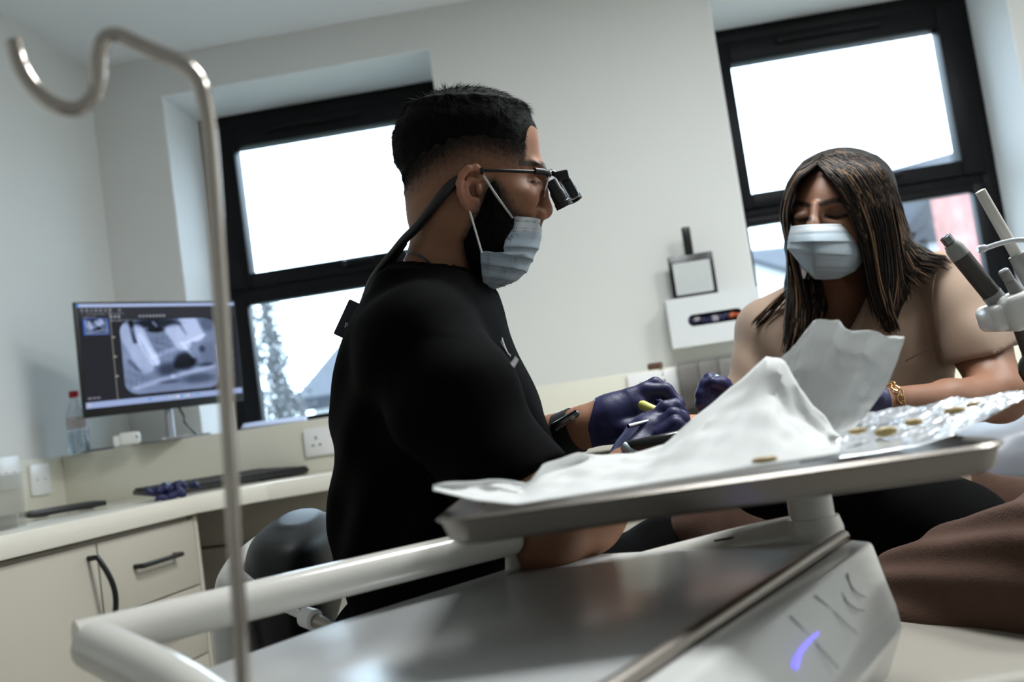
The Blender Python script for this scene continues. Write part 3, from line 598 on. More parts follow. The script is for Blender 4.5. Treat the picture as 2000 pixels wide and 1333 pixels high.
# ================================================================ implicit-surface modeller (camera-frame metres)
def smin(a, b, k):
    if k <= 0: return np.minimum(a, b)
    h = np.maximum(k-np.abs(a-b), 0)/k; return np.minimum(a, b)-h*h*k*.25
def smax(a, b, k): return -smin(-a, -b, k)
class Sdf:
    def __init__(s, lo, hi, h):
        s.h = h; s.lo = np.minimum(lo, hi).astype(float); hi = np.maximum(lo, hi); n = np.ceil((hi-s.lo)/h).astype(int)+1
        s.ax = [(s.lo[i]+h*np.arange(n[i])).astype(np.float32) for i in range(3)]; s.f = np.full(tuple(n), .12, np.float32)
    def like(s):
        o = Sdf.__new__(Sdf); o.h = s.h; o.lo = s.lo.copy(); o.ax = s.ax; o.f = np.full(s.f.shape, .12, np.float32); return o
    def blk(s, lo, hi, pad):
        sl = []
        for i in range(3):
            a = np.searchsorted(s.ax[i], lo[i]-pad); b = np.searchsorted(s.ax[i], hi[i]+pad)
            if b <= a: return None
            sl.append(slice(a, b))
        X = s.ax[0][sl[0]][:, None, None]; Y = s.ax[1][sl[1]][None, :, None]; Z = s.ax[2][sl[2]][None, None, :]
        return tuple(sl), X, Y, Z
    def put(s, sl, d, k, sub=False):
        s.f[sl] = smax(s.f[sl], -d, k) if sub else smin(s.f[sl], d.astype(np.float32), k)
    def cap(s, a, b, ra, rb=None, k=.01, sub=False, off=0.0):
        rb = ra if rb is None else rb; a = np.asarray(a, float); b = np.asarray(b, float); m = max(ra, rb)+off
        q = s.blk(np.minimum(a, b)-m, np.maximum(a, b)+m, k+.03)
        if q is None: return
        sl, X, Y, Z = q; e = b-a; L = e@e+1e-12
        t = np.clip(((X-a[0])*e[0]+(Y-a[1])*e[1]+(Z-a[2])*e[2])/L, 0, 1)
        d = np.sqrt((X-a[0]-t*e[0])**2+(Y-a[1]-t*e[1])**2+(Z-a[2]-t*e[2])**2)-(ra+(rb-ra)*t)-off; s.put(sl, d, k, sub)
    def chain(s, P, R, k=.006, off=0.0):
        for i in range(len(P)-1): s.cap(P[i], P[i+1], R[i], R[i+1], k, False, off)
    def ell(s, c, r, k=.01, rot=None, sub=False, off=0.0):
        c = np.asarray(c, float); r = np.asarray(r, float)+off; m = r.max()
        q = s.blk(c-m, c+m, k+.03)
        if q is None: return
        sl, X, Y, Z = q; x, y, z = X-c[0], Y-c[1], Z-c[2]
        if rot is not None:
            R = np.array(rot); x, y, z = (R[0, 0]*x+R[0, 1]*y+R[0, 2]*z, R[1, 0]*x+R[1, 1]*y+R[1, 2]*z, R[2, 0]*x+R[2, 1]*y+R[2, 2]*z)
        k0 = np.sqrt((x/r[0])**2+(y/r[1])**2+(z/r[2])**2); k1 = np.sqrt((x/r[0]**2)**2+(y/r[1]**2)**2+(z/r[2]**2)**2)+1e-6
        s.put(sl, np.where(k0 < 1e-4, -r.min(), k0*(k0-1)/k1), k, sub)
    def loft(s, rows, D, k=.01, p=2.2, off=0.0, zoff=None):
        """rows: (v, uLeft, uRight, half-depth[, depth centre]) in photo pixels at depth D"""
        R = np.array([(r[0], r[1], r[2], r[3], r[4] if len(r) > 4 else D) for r in rows], float)
        y = -(R[:, 0]-666.5)/FPX*D; xl = (R[:, 1]-1000)/FPX*D; xr = (R[:, 2]-1000)/FPX*D
        o = np.argsort(y); y, xl, xr, hz, zc = y[o], xl[o], xr[o], R[o, 3], R[o, 4]
        q = s.blk((xl.min()-off, y[0]-off, (zc-hz).min()-off), (xr.max()+off, y[-1]+off, (zc+hz).max()+off), k+.02)
        if q is None: return
        sl, X, Y, Z = q; yy = Y.ravel()
        def it(a):
            # smooth interpolation
            fine = np.linspace(y[0], y[-1], 160); v = np.interp(fine, y, a); v = np.convolve(np.pad(v, 6, mode='edge'), np.ones(13)/13, 'valid'); return np.interp(yy, fine, v)
        a = np.maximum((it(xr)-it(xl))/2+off, .003)[None, :, None]; c = ((it(xr)+it(xl))/2)[None, :, None]; b = np.maximum(it(hz)+off, .003)[None, :, None]; z0 = it(zc)[None, :, None]
        d = ((np.abs((X-c)/a)**p+np.abs((Z-z0)/b)**p)**(1/p)-1)*np.minimum(a, b)
        d = np.maximum(d, np.maximum(y[0]-off-Y, Y-y[-1]-off)); s.put(sl, d, k)
    def clip(s, d, k=0.0): s.f = smax(s.f, d.astype(np.float32), k)
    def grid(s): return s.ax[0][:, None, None], s.ax[1][None, :, None], s.ax[2][None, None, :]
    def px(s):
        X, Y, Z = s.grid(); Zs = np.maximum(Z, .2); return 1000+X/Zs*FPX, 666.5-Y/Zs*FPX
    def nets(s, smooth=2):
        f = s.f; ins = f < 0; nx, ny, nz = f.shape
        cnt = np.zeros((nx-1, ny-1, nz-1), np.int8)
        for i in (0, 1):
            for j in (0, 1):
                for k in (0, 1): cnt += ins[i:nx-1+i, j:ny-1+j, k:nz-1+k]
        mask = (cnt > 0) & (cnt < 8); I = np.argwhere(mask); vid = np.full(mask.shape, -1, np.int64); vid[mask] = np.arange(len(I))
        acc = np.zeros((len(I), 3)); w = np.zeros(len(I)); cs = [(i, j, k) for i in (0, 1) for j in (0, 1) for k in (0, 1)]
        val = {c: f[I[:, 0]+c[0], I[:, 1]+c[1], I[:, 2]+c[2]] for c in cs}
        for c in cs:
            for ax in range(3):
                if c[ax] == 0:
                    c2 = list(c); c2[ax] = 1; a = val[c]; b = val[tuple(c2)]; m = (a < 0) != (b < 0)
                    t = np.where(m, a/np.where(m, a-b, 1), 0); p = np.tile(np.array(c, float), (len(I), 1)); p[:, ax] += t
                    acc[m] += p[m]; w[m] += 1
        V = (I+acc/w[:, None])*s.h+s.lo
        Q = []
        for ax in range(3):
            o1, o2 = (ax+1) % 3, (ax+2) % 3
            sa = [slice(None)]*3; sb = [slice(None)]*3; sa[ax] = slice(0, -1); sb[ax] = slice(1, None)
            A = ins[tuple(sa)]; B = ins[tuple(sb)]; E = np.argwhere(A != B)
            ok = (E[:, o1] > 0) & (E[:, o2] > 0) & (E[:, o1] < f.shape[o1]-1) & (E[:, o2] < f.shape[o2]-1); E = E[ok]
            if len(E) == 0: continue
            def g(d1, d2): e = E.copy(); e[:, o1] += d1; e[:, o2] += d2; return vid[e[:, 0], e[:, 1], e[:, 2]]
            q = np.stack([g(-1, -1), g(0, -1), g(0, 0), g(-1, 0)], 1); fl = ~A[E[:, 0], E[:, 1], E[:, 2]]
            q[fl] = q[fl][:, ::-1]; Q.append(q[(q >= 0).all(1)])
        Q = np.vstack(Q) if Q else np.zeros((0, 4), int)
        for _ in range(smooth):
            S = np.zeros_like(V); N = np.zeros(len(V))
            for a in range(4):
                b = (a+1) % 4; np.add.at(S, Q[:, a], V[Q[:, b]]); np.add.at(N, Q[:, a], 1); np.add.at(S, Q[:, b], V[Q[:, a]]); np.add.at(N, Q[:, b], 1)
            V = V*.5+.5*S/np.maximum(N, 1)[:, None]
        return V, Q
def cmesh(name, parts, m, parent=None, col=None, smooth=True):
    """join (V, F) parts given in camera frame into one mesh object"""
    Vs = []; Fs = []; o = 0
    for V, F in parts: Vs.append(np.asarray(V)); Fs.append(np.asarray(F)+o); o += len(V)
    V = np.vstack(Vs); W = c2w(V); F = np.vstack(Fs)[:, ::-1]
    me = bpy.data.meshes.new(name); me.vertices.add(len(W)); me.vertices.foreach_set('co', W.ravel().astype(np.float32))
    me.loops.add(F.size); me.loops.foreach_set('vertex_index', F.ravel().astype(np.int32)); me.polygons.add(len(F))
    me.polygons.foreach_set('loop_start', (np.arange(len(F))*4).astype(np.int32)); me.update(calc_edges=True); me.validate()
    if smooth: me.polygons.foreach_set('use_smooth', [True]*len(me.polygons))
    if col is not None: setcol(me, col(V))
    return link(name, me, m, parent)
def topx(V): return 1000+V[:, 0]/V[:, 2]*FPX, 666.5-V[:, 1]/V[:, 2]*FPX
def sstep(a, b, x): t = np.clip((x-a)/(b-a), 0, 1); return t*t*(3-2*t)
def nz3(V, f, seed=0):
    """cheap smooth 3-D value noise by summed sines"""
    rng = np.random.RandomState(seed); s = 0
    for k in range(6):
        d = rng.normal(size=3); d /= np.linalg.norm(d); s = s+np.sin((V[..., 0]*d[0]+V[..., 1]*d[1]+V[..., 2]*d[2])*f*rng.uniform(.6, 1.6)+rng.uniform(0, 6))
    return s/6
def normalsV(V, F):
    n = np.cross(V[F[:, 2]]-V[F[:, 0]], V[F[:, 3]]-V[F[:, 1]]); N = np.zeros_like(V)
    for a in range(4): np.add.at(N, F[:, a], n)
    return N/(np.linalg.norm(N, axis=1)[:, None]+1e-9)
def strands(name, roots, dirs, L, w, m, parent, col, bend=None):
    """thin tapering three-sided hairs: roots/dirs in camera frame"""
    n = len(roots); side = np.cross(dirs, np.random.normal(size=(n, 3))); side /= np.linalg.norm(side, axis=1)[:, None]; s2 = np.cross(dirs, side)
    mid = roots+dirs*(L*.55)[:, None]; tip = roots+dirs*L[:, None]+(bend*L[:, None] if bend is not None else 0)
    V = np.concatenate([roots+side*w, roots-side*w*.5+s2*w*.87, roots-side*w*.5-s2*w*.87, mid+side*w*.8, mid-side*w*.4+s2*w*.7, mid-side*w*.4-s2*w*.7, tip])
    i = np.arange(n); F = []
    for a, b in ((0, 1), (1, 2), (2, 0)): F.append(np.stack([i+a*n, i+b*n, i+(3+b)*n, i+(3+a)*n], 1))
    T = [np.stack([i+(3+a)*n, i+(3+b)*n, i+6*n], 1) for a, b in ((0, 1), (1, 2), (2, 0))]
    me = bpy.data.meshes.new(name); faces = [tuple(r) for q in F for r in q.tolist()]+[tuple(r) for q in T for r in q.tolist()]
    me.from_pydata(c2w(V).tolist(), [], faces); me.update()
    if col is not None: setcol(me, np.tile(col, (7, 1)))
    o = link(name, me, m, parent); o['kind'] = 'stuff'; return o
# ================================================================ dentist (left, in profile)
skinm = mat('skin', (0.4, 0.25, 0.2), 0.48, attr=True, sss=0.12, spec=0.35, bump=.12, bscale=420)
hairm = mat('black_hair', (0.003, 0.0027, 0.0026), 0.6, attr=False, bump=.9, bscale=700, spec=.08)
hairs = mat('hair_strand', (0.01, 0.009, 0.008), 0.55, attr=True, spec=.08)
scrub = mat('black_scrub_fabric', (0.0022, 0.0021, 0.0022), 0.8, bump=.15, bscale=900, spec=.04)
glove = mat('indigo_nitrile', (0.014, 0.014, 0.072), 0.45, bump=.25, bscale=120, spec=.4)
dentist = thing('person', 'bearded person in black scrubs with loupes working at the patient', 'person', tuple(at(800, 1250, 1.35)*np.array([1, 1, 0])))
D0 = 1.30
def hp(u, v, c=0.0): return cp(u, v, D0+c)
HEADROWS = [(226, 815, 1018, .060), (250, 795, 1040, .070), (280, 783, 1050, .075), (310, 780, 1057, .077),
            (332, 783, 1061, .077), (345, 786, 1057, .0765), (360, 792, 1051, .076), (380, 799, 1050, .075), (400, 803, 1049, .0735), (420, 806, 1047, .071), (438, 812, 1043, .068),
            (455, 832, 1038, .065), (475, 860, 1034, .062), (500, 888, 1026, .057), (525, 915, 1012, .049), (545, 940, 992, .036), (553, 952, 976, .022)]
NECKROWS = [(395, 806, 915, .050), (430, 806, 915, .052), (470, 802, 916, .054), (500, 794, 920, .056), (530, 778, 925, .062), (560, 758, 932, .072), (600, 735, 945, .09), (640, 725, 950, .10)]
def dent_head(S, full=True):
    S.ell(hp(917, 281), (.0895, .0632, .0765), .012); S.loft(HEADROWS, D0, .012, 2.25); S.loft(NECKROWS, D0+.005, .03, 2.1)
    if not full: return
    S.ell(hp(1050, 334), (.010, .007, .046), .012)                                   # brow ridge
    for sgn in (-1, 1):
        S.ell(hp(1052, 364, sgn*.034), (.015, .010, .017), .012, sub=True)          # eye socket
        S.ell(hp(1040, 364, sgn*.032), (.0125, .0125, .0125), .003)                 # lidded eye
        S.cap(hp(1057, 360, sgn*.024), hp(1046, 358, sgn*.045), .0028, .0025, .003)
        S.cap(hp(1060, 369, sgn*.024), hp(1048, 370, sgn*.044), .0022, .002, .003)
        S.ell(hp(1014, 388, sgn*.050), (.024, .016, .016), .02)                     # cheekbone
        S.ell(hp(1052, 420, sgn*.012), (.010, .0085, .0075), .006)                  # ala
    S.cap(hp(1055, 343), hp(1063, 405), .0075, .0085, .010)
    S.ell(hp(1063, 412), (.0105, .0105, .0105), .008)
    for sgn in (-1, 1): S.ell(hp(1059, 430, sgn*.0065), (.0065, .004, .0038), .003, sub=True)
    S.ell(hp(1043, 440), (.010, .008, .022), .010)
    # ears
    for sgn in (-1, 1):
        E = lambda u, v, c: hp(u, v, sgn*c)
        S.ell(E(917, 369, .077), (.0130, .026, .005), .006)
        S.ell(E(925, 378, .083), (.0085, .013, .010), .004, sub=True)
        S.ell(E(925, 345, .085), (.008, .010, .006), .004, sub=True)
        S.chain([E(941, 350, .077), E(939, 335, .080), E(929, 327, .084), E(914, 330, .088), E(902, 342, .0895), E(897, 359, .089), E(899, 378, .087), E(907, 396, .084), E(917, 408, .081)],
                [.0035, .0042, .0044, .0043, .0042, .0042, .0042, .0046, .0055], .003)
        S.chain([E(934, 352, .080), E(918, 350, .0835), E(909, 362, .0845), E(910, 379, .0835), E(919, 391, .081), E(930, 392, .080)], [.002, .0032, .0036, .0036, .0036, .003], .004)
        S.ell(E(926, 404, .080), (.0075, .0085, .005), .006)
        S.ell(E(935, 372, .078), (.0035, .006, .0045), .004)
S = Sdf(hp(735, 625, -.13), hp(1095, 165, .12), .0016); S.lo = S.lo
dent_head(S); headVF = S.nets(1)
# hair region (photo pixels) and colours
HAIRPOLY = [(1064, 240), (1056, 252), (1038, 257), (1027, 273), (1029, 296), (1012, 300), (985, 294), (940, 290), (895, 298), (845, 318), (800, 346), (755, 372), (700, 250), (800, 120), (1000, 120), (1080, 200)]
BEARDPOLY = [(957, 375), (968, 368), (980, 385), (992, 405), (1003, 424), (1020, 436), (1049, 436), (1054, 450), (1050, 505), (1020, 552), (975, 562), (943, 562), (926, 540), (912, 508), (908, 482), (922, 455), (938, 425), (948, 398)]
def sidecorr(V):
    """photo pixels with parallax to the mid plane removed, so both sides match"""
    return 1000+V[:, 0]/D0*FPX, 666.5-V[:, 1]/D0*FPX
def dent_col(V):
    u, v = sidecorr(V); n = nz3(V, 900, 3); n2 = nz3(V, 90, 5)
    base = np.array([.29, .138, .078])[None]*(1+.07*n2)[:, None]
    ear = np.exp(-(((u-912)/38)**2+((v-372)/55)**2))*(np.abs(V[:, 2]-D0) > .079); base = base*(1-ear[:, None]*.4)+np.array([.40, .165, .11])*ear[:, None]*.4*1.5
    nose = np.exp(-(((u-1068)/26)**2+((v-405)/35)**2)); base = base*(1+np.outer(nose, [.12, .0, -.02]))
    hd = polyin(HAIRPOLY, u, v); st = (1-sstep(-6, 62, hd+9*n))**.75*(u < 1024)*(v < 420)
    dark = np.array([.012, .010, .009]); base = base*(1-.97*st[:, None])+dark*(.6*st[:, None])
    bd = polyin(BEARDPOLY, u, v); sb = (1-sstep(-6, 16, bd+4*n)); base = base*(1-.92*sb[:, None])+dark*.92*sb[:, None]
    br = (1-sstep(3, 8, np.abs(v-(331+.10*(1050-u)))))*(u > 1012)*(v < 345); base = base*(1-.85*br[:, None])+dark*.85*br[:, None]
    la = (1-sstep(1.5, 4, np.abs(v-367)))*(u > 1028)*(np.abs(V[:, 2]-D0) > .016); base = base*(1-.8*la[:, None])+dark*.8*la[:, None]
    return np.clip(base, .004, 1)
# arms and gloved hands -----------------------------------------------------------
def arm_near(S, off=0.0):
    S.chain([cp(818, 672, 1.135), cp(960, 900, 1.08), cp(1062, 1038, 1.06)], [.054, .052, .045], .02, off)
    S.chain([cp(1062, 1038, 1.06), cp(1140, 1003, 1.09), cp(1217, 950, 1.16), cp(1243, 896, 1.205)], [.045, .042, .030, .024], .02, off)
def arm_far(S, off=0.0):
    S.chain([cp(850, 700, 1.50), cp(960, 950, 1.50), cp(1010, 920, 1.42), cp(1085, 858, 1.36), cp(1135, 836, 1.335)], [.06, .05, .044, .030, .026], .02, off)
def hand_far(S, off=0.0):
    S.chain([cp(1125, 840, 1.335), cp(1150, 832, 1.335), cp(1190, 818, 1.335), cp(1235, 798, 1.335)], [.0255, .027, .030, .027], .012, off)
    S.ell(cp(1215, 815, 1.335), (.045, .030, .020), .012, rot=((.92, .38, 0), (-.38, .92, 0), (0, 0, 1)), off=off)
    S.chain([cp(1232, 778, 1.33), cp(1262, 764, 1.33), cp(1300, 764, 1.325), cp(1323, 790, 1.32), cp(1322, 814, 1.315)], [.0135, .0115, .0105, .0098, .0085], .004, off)
    S.chain([cp(1238, 775, 1.352), cp(1280, 752, 1.355), cp(1308, 775, 1.35), cp(1318, 806, 1.345)], [.013, .0105, .010, .0085], .003, off)
    S.chain([cp(1225, 800, 1.37), cp(1270, 778, 1.375), cp(1298, 800, 1.37), cp(1302, 826, 1.36)], [.012, .010, .0095, .008], .003, off)
    S.chain([cp(1218, 812, 1.385), cp(1255, 800, 1.39), cp(1275, 822, 1.385)], [.011, .009, .008], .003, off)
    S.chain([cp(1180, 838, 1.318), cp(1222, 840, 1.308), cp(1258, 828, 1.308), cp(1288, 815, 1.312)], [.015, .0125, .0105, .0085], .006, off)
def hand_near(S, off=0.0):
    S.chain([cp(1217, 950, 1.16), cp(1243, 896, 1.205), cp(1262, 852, 1.225)], [.0360, .0290, .026], .012, off)
    S.ell(cp(1272, 846, 1.225), (.032, .021, .024), .010, rot=((.88, .47, 0), (-.47, .88, 0), (0, 0, 1)), off=off)
    S.chain([cp(1274, 828, 1.228), cp(1300, 800, 1.23), cp(1318, 795, 1.235), cp(1328, 806, 1.245), cp(1334, 826, 1.25)], [.0125, .0105, .0098, .0092, .0078], .004, off)
    S.chain([cp(1288, 838, 1.21), cp(1316, 812, 1.21), cp(1332, 818, 1.225), cp(1340, 838, 1.238)], [.0115, .010, .0095, .008], .003, off)
    S.chain([cp(1290, 852, 1.20), cp(1320, 830, 1.198), cp(1336, 842, 1.21), cp(1336, 858, 1.225)], [.0115, .010, .009, .008], .003, off)
    S.chain([cp(1285, 868, 1.20), cp(1312, 852, 1.196), cp(1326, 864, 1.205)], [.011, .009, .008], .003, off)
    S.chain([cp(1246, 846, 1.238), cp(1272, 822, 1.25), cp(1302, 818, 1.255), cp(1326, 828, 1.256)], [.0135, .0115, .0100, .0082], .006, off)
def surf(lo, hi, h, fns, smooth=1, clips=()):
    S = Sdf(np.array(lo), np.array(hi), h)
    for f in fns: f(S)
    for c in clips: S.clip(c(S))
    return S.nets(smooth)
bodyA = surf((-.16, -.32, .98), (.20, .02, 1.35), .0035, [arm_near, lambda S: hand_near(S, -.0016)])
bodyB = surf((-.12, -.24, 1.25), (.24, .06, 1.60), .0035, [arm_far, lambda S: hand_far(S, -.0016)])
def torso(S, off=0.0):
    S.loft([(560, 740, 920, .09), (585, 728, 948, .13), (615, 708, 972, .165), (650, 690, 993, .19), (700, 674, 1013, .20), (760, 666, 1037, .20), (820, 663, 1064, .19), (880, 661, 1082, .18), (940, 660, 1082, .175),
            (1000, 660, 1060, .17), (1060, 662, 1015, .17), (1110, 676, 975, .17), (1150, 694, 950, .17), (1220, 706, 950, .175), (1300, 700, 960, .18)], 1.32, .03, 2.35, off)
    S.cap(cp(845, 590, 1.31), cp(815, 672, 1.14), .060, .056, .05, off=off); S.cap(cp(850, 590, 1.33), cp(830, 650, 1.50), .062, .062, .05, off=off)
def sleeves(S, off=0.0):
    S.chain([cp(818, 672, 1.135), cp(886, 782, 1.10), cp(1020, 982, 1.068)], [.064, .066, .064], .03, off); S.chain([cp(845, 690, 1.50), cp(930, 860, 1.50)], [.068, .066], .03, off)
def legs(S, off=0.0):
    S.chain([cp(790, 1290, 1.24), cp(1080, 1310, 1.34), cp(1150, 1330, 1.36)], [.10, .078, .066], .03, off); S.chain([cp(800, 1290, 1.42), cp(1190, 1160, 1.56), cp(1305, 1088, 1.62)], [.10, .078, .062], .03, off)
    for kn, fl in ((cp(1150, 1330, 1.36), (1.02, 0)), (cp(1305, 1088, 1.62), (1.0, 0))):
        kw = c2w(kn[None])[0]; ft = np.array([kw[0]-.02, kw[1]-.03, .08]); fc = (ft-CC) @ CM.T; S.cap(kn, fc, .062, .045, .03, off=off)
        S.cap(fc, ((ft+np.array([.16, -.02, -.03]))-CC) @ CM.T, .042, .035, .02, off=off)
torsoVF = surf((-.30, -.46, 1.08), (.12, .10, 1.56), .006, [torso, arm_near], 1)
dbody = cmesh('body', [headVF, bodyA, bodyB], skinm, dentist, dent_col)
# shirt
S = Sdf(np.array((-.30, -.50, .98)), np.array((.14, .10, 1.62)), .0042); torso(S, .004); sleeves(S)
X, Y, Z = S.grid(); U, Vp = S.px()
S.f += (.0032*np.sin(70*(X+.6*Y)+8*np.sin(9*Y+5*Z))*sstep(-.02, -.20, Y)+.0026*np.sin(48*(Y-1.3*X)+11*Z+4*np.sin(13*X))).astype(np.float32)
S.clip(-(Y-cp(0, 1215, 1.32)[1])*(-1)*(-1))                                    # hem
# sleeve cuffs: cut beyond a plane across each upper arm
for a, b, t in ((cp(800, 660, 1.13), cp(1062, 1038, 1.06), .81),):
    dd = (b-a)/np.linalg.norm(b-a); q = a+(b-a)*t; pl = (X-q[0])*dd[0]+(Y-q[1])*dd[1]+(Z-q[2])*dd[2]
    near = np.sqrt((X-q[0])**2+(Y-q[1])**2+(Z-q[2])**2)-.10; S.clip(np.minimum(pl, -np.minimum(near, 1e3)) if False else np.where(near < 0, np.where(Z < 1.165, pl, -1), -1))
# neck opening
S2 = S.like(); S2.loft([(r[0], r[1]-2, r[2]+3, r[3]+.003) for r in NECKROWS], D0+.005, .001, 2.1)
n_ = [min(a, b) for a, b in zip(S.f.shape, S2.f.shape)]; col_line = Y-(cp(0, 508, D0)[1]+(X-cp(790, 0, D0)[0])*(-(561-508)/(929-790))) + .35*(-(np.abs(Z-D0)))
S.f[:n_[0], :n_[1], :n_[2]] = np.maximum(S.f[:n_[0], :n_[1], :n_[2]], -S2.f[:n_[0], :n_[1], :n_[2]]); S.clip(np.broadcast_to(col_line, S.f.shape)-.0)
shirt = cmesh('scrub_top', [S.nets(2)], scrub, dentist)
shirt['label'] = 'black short sleeved scrub top'
tr = cmesh('trousers', [surf((-.32, -1.15, 1.05), (.36, -.26, 1.75), .008, [legs], 2)], scrub, dentist)
gl1 = cmesh('glove', [surf((.02, -.18, 1.25), (.26, -.03, 1.42), .0016, [hand_far], 1, [lambda S: np.broadcast_to((cp(1142, 0, 1.335)[0]-S.grid()[0])+.35*(S.grid()[1]-cp(0, 835, 1.33)[1]), S.f.shape)])], glove, dentist)
gl2 = cmesh('glove', [surf((.08, -.23, 1.11), (.26, -.05, 1.30), .0016, [hand_near], 1)], glove, dentist)
# hair and beard
S = Sdf(hp(745, 370, -.10), hp(1075, 160, .10), .0016); dent_head(S, False); X, Y, Z = S.grid()
Um = 1000+X/D0*FPX; Vm = 666.5-Y/D0*FPX; pd_ = polyin(HAIRPOLY, np.broadcast_to(Um, S.f.shape[:2]+(1,)), np.broadcast_to(Vm, S.f.shape[:2]+(1,)))
pd_ = pd_+7*nz3(np.stack(np.broadcast_arrays(X, Y, Z*0+D0), -1)[:, :, :1], 330, 21)
th = .0004+.0062*sstep(0, 60, -pd_)+.0040*sstep(20, 110, -pd_); G = np.stack(np.broadcast_arrays(X, Y, Z), -1)
S.f = (S.f-th-.0009*nz3(G, 420, 9)*sstep(0, 40, -pd_)).astype(np.float32); S.clip(np.broadcast_to(pd_*D0/FPX, S.f.shape), .003); hv, hf = S.nets(1)
hair = cmesh('hair', [(hv, hf)], hairm, dentist)
N = normalsV(hv, hf); rng = np.random.RandomState(4); id_ = rng.choice(len(hv), 9000); root = hv[id_]; nn = N[id_]
comb = np.array([.75, -.35, 0]); tang = comb-nn*(nn@comb)[:, None]; hu, hv_ = sidecorr(root); back = sstep(960, 800, hu)[:, None]
tang = tang*(1-back)+(np.array([-.35, -.6, 0])-nn*(nn@np.array([-.35, -.6, 0]))[:, None])*back
dr_ = nn*.14+tang*1.0+rng.normal(size=root.shape)*.14; dr_ /= np.linalg.norm(dr_, axis=1)[:, None]; deep = sstep(0, 50, -polyin(HAIRPOLY, hu, hv_))
cc3 = np.array([.004, .0034, .003])*(rng.uniform(.6, 1.5, len(root)))[:, None]
strands('hair_strands', root-nn*.001, dr_, (.0035+.0085*deep)*rng.uniform(.7, 1.2, len(root)), .00022, hairs, hair, cc3)
# fade stubble strands on the skin between hair and ear
hV = headVF[0]; HN = normalsV(*headVF); uu, vv_ = sidecorr(hV); fd = polyin(HAIRPOLY, uu, vv_); prob = (1-sstep(0, 54, fd))*(fd > -8)*(uu < 1026)*(vv_ < 400); cand = np.where(rng.rand(len(hV)) < prob*.95)[0]
rt_ = hV[cand]; d_ = HN[cand]*.45+np.array([.25, -.85, 0])+rng.normal(size=rt_.shape)*.15; d_ /= np.linalg.norm(d_, axis=1)[:, None]
strands('fade_hair', rt_, d_, (.0012+.0045*(1-sstep(0, 36, fd[cand])))*rng.uniform(.7, 1.2, len(rt_)), .00016, hairs, dbody, np.tile([.014, .011, .009], (len(rt_), 1)))
S = Sdf(hp(890, 575, -.09), hp(1070, 355, .09), .0018); dent_head(S, False); X, Y, Z = S.grid(); Um = 1000+X/D0*FPX; Vm = 666.5-Y/D0*FPX
pd_ = polyin(BEARDPOLY, np.broadcast_to(Um, S.f.shape[:2]+(1,)), np.broadcast_to(Vm, S.f.shape[:2]+(1,))); G = np.stack(np.broadcast_arrays(X, Y, Z), -1)
S.f = (S.f-(.0006+.0055*sstep(0, 26, -pd_))-.0009*nz3(G, 520, 2)).astype(np.float32); S.clip(np.broadcast_to(pd_*D0/FPX, S.f.shape), .002); bv_, bf_ = S.nets(1)
beard = cmesh('beard', [(bv_, bf_)], hairm, dentist); N = normalsV(bv_, bf_); id_ = rng.choice(len(bv_), 5000); nn = N[id_]
d_ = nn*.5+np.array([.15, -.8, 0])+rng.normal(size=nn.shape)*.3; d_ /= np.linalg.norm(d_, axis=1)[:, None]
strands('beard_strands', bv_[id_], d_, rng.uniform(.003, .008, len(nn)), .0002, hairs, beard, np.tile([.010, .008, .007], (len(nn), 1)))
# ================================================================ assistant (right, facing the camera)
beige = mat('beige_scrub_fabric', (0.30, 0.208, 0.150), 0.8, sheen=.1, bump=.12, bscale=700, var=.04, vscale=12)
fleece = mat('brown_fleece', (0.085, 0.044, 0.029), 0.95, sheen=.0, bump=.5, bscale=420, var=.12, vscale=60)
assistant = thing('person', 'long haired person in beige scrubs and blue mask leaning over the patient', 'person', tuple(at(1700, 1000, 1.85)*np.array([1, 1, 0])))
AROWS = [(330, 1596, 1684, .055), (344, 1566, 1709, .078), (362, 1554, 1719, .089), (390, 1549, 1721, .093), (418, 1548, 1717, .093), (445, 1550, 1707, .090), (475, 1555, 1680, .083, 1.728), (505, 1565, 1655, .070, 1.714), (530, 1580, 1638, .053, 1.702), (544, 1596, 1632, .034, 1.696)]
AD = 1.74
def as_head(S, full=True):
    S.ell(cp(1640, 378, AD+.01), (.0775, .0685, .093), .012); S.loft(AROWS, AD, .012, 2.2)
    S.chain([cp(1628, 500, 1.765), cp(1632, 560, 1.785), cp(1640, 660, 1.80)], [.050, .052, .058], .03)
    if not full: return
    S.ell(cp(1604, 442, 1.70), (.054, .085, .065), .02)                           # brow
    for (u, v, ed) in ((1566, 423, 1.6655), (1633, 417, 1.660)):
        S.ell(cp(u, v-1, 1.640), (.016, .009, .013), .014, sub=True); S.ell(cp(u, v+3, ed), (.0130, .0110, .0125), .008)
    S.chain([cp(1592, 402, 1.645), cp(1588, 440, 1.628), cp(1584, 468, 1.614)], [.0065, .0085, .0105], .010)
    S.ell(cp(1584, 470, 1.618), (.012, .010, .011), .008); S.ell(cp(1655, 448, 1.675), (.02, .018, .02), .02)
    S.ell(cp(1592, 505, 1.655), (.018, .012, .012), .012); S.ell(cp(1598, 532, 1.668), (.016, .012, .014), .012)
def as_torso(S, off=0.0):
    S.loft([(548, 1590, 1745, .070), (565, 1555, 1785, .090), (588, 1515, 1815, .105), (612, 1482, 1838, .113), (645, 1464, 1850, .118), (700, 1456, 1848, .122), (760, 1462, 1848, .125), (830, 1474, 1852, .13), (900, 1480, 1868, .135), (1000, 1480, 1880, .14)], 1.80, .03, 2.3, off)
    S.cap(cp(1740, 575, 1.795), cp(1835, 550, 1.745), .048, .047, .04, off=off); S.cap(cp(1585, 592, 1.81), cp(1505, 640, 1.83), .048, .05, .04, off=off)
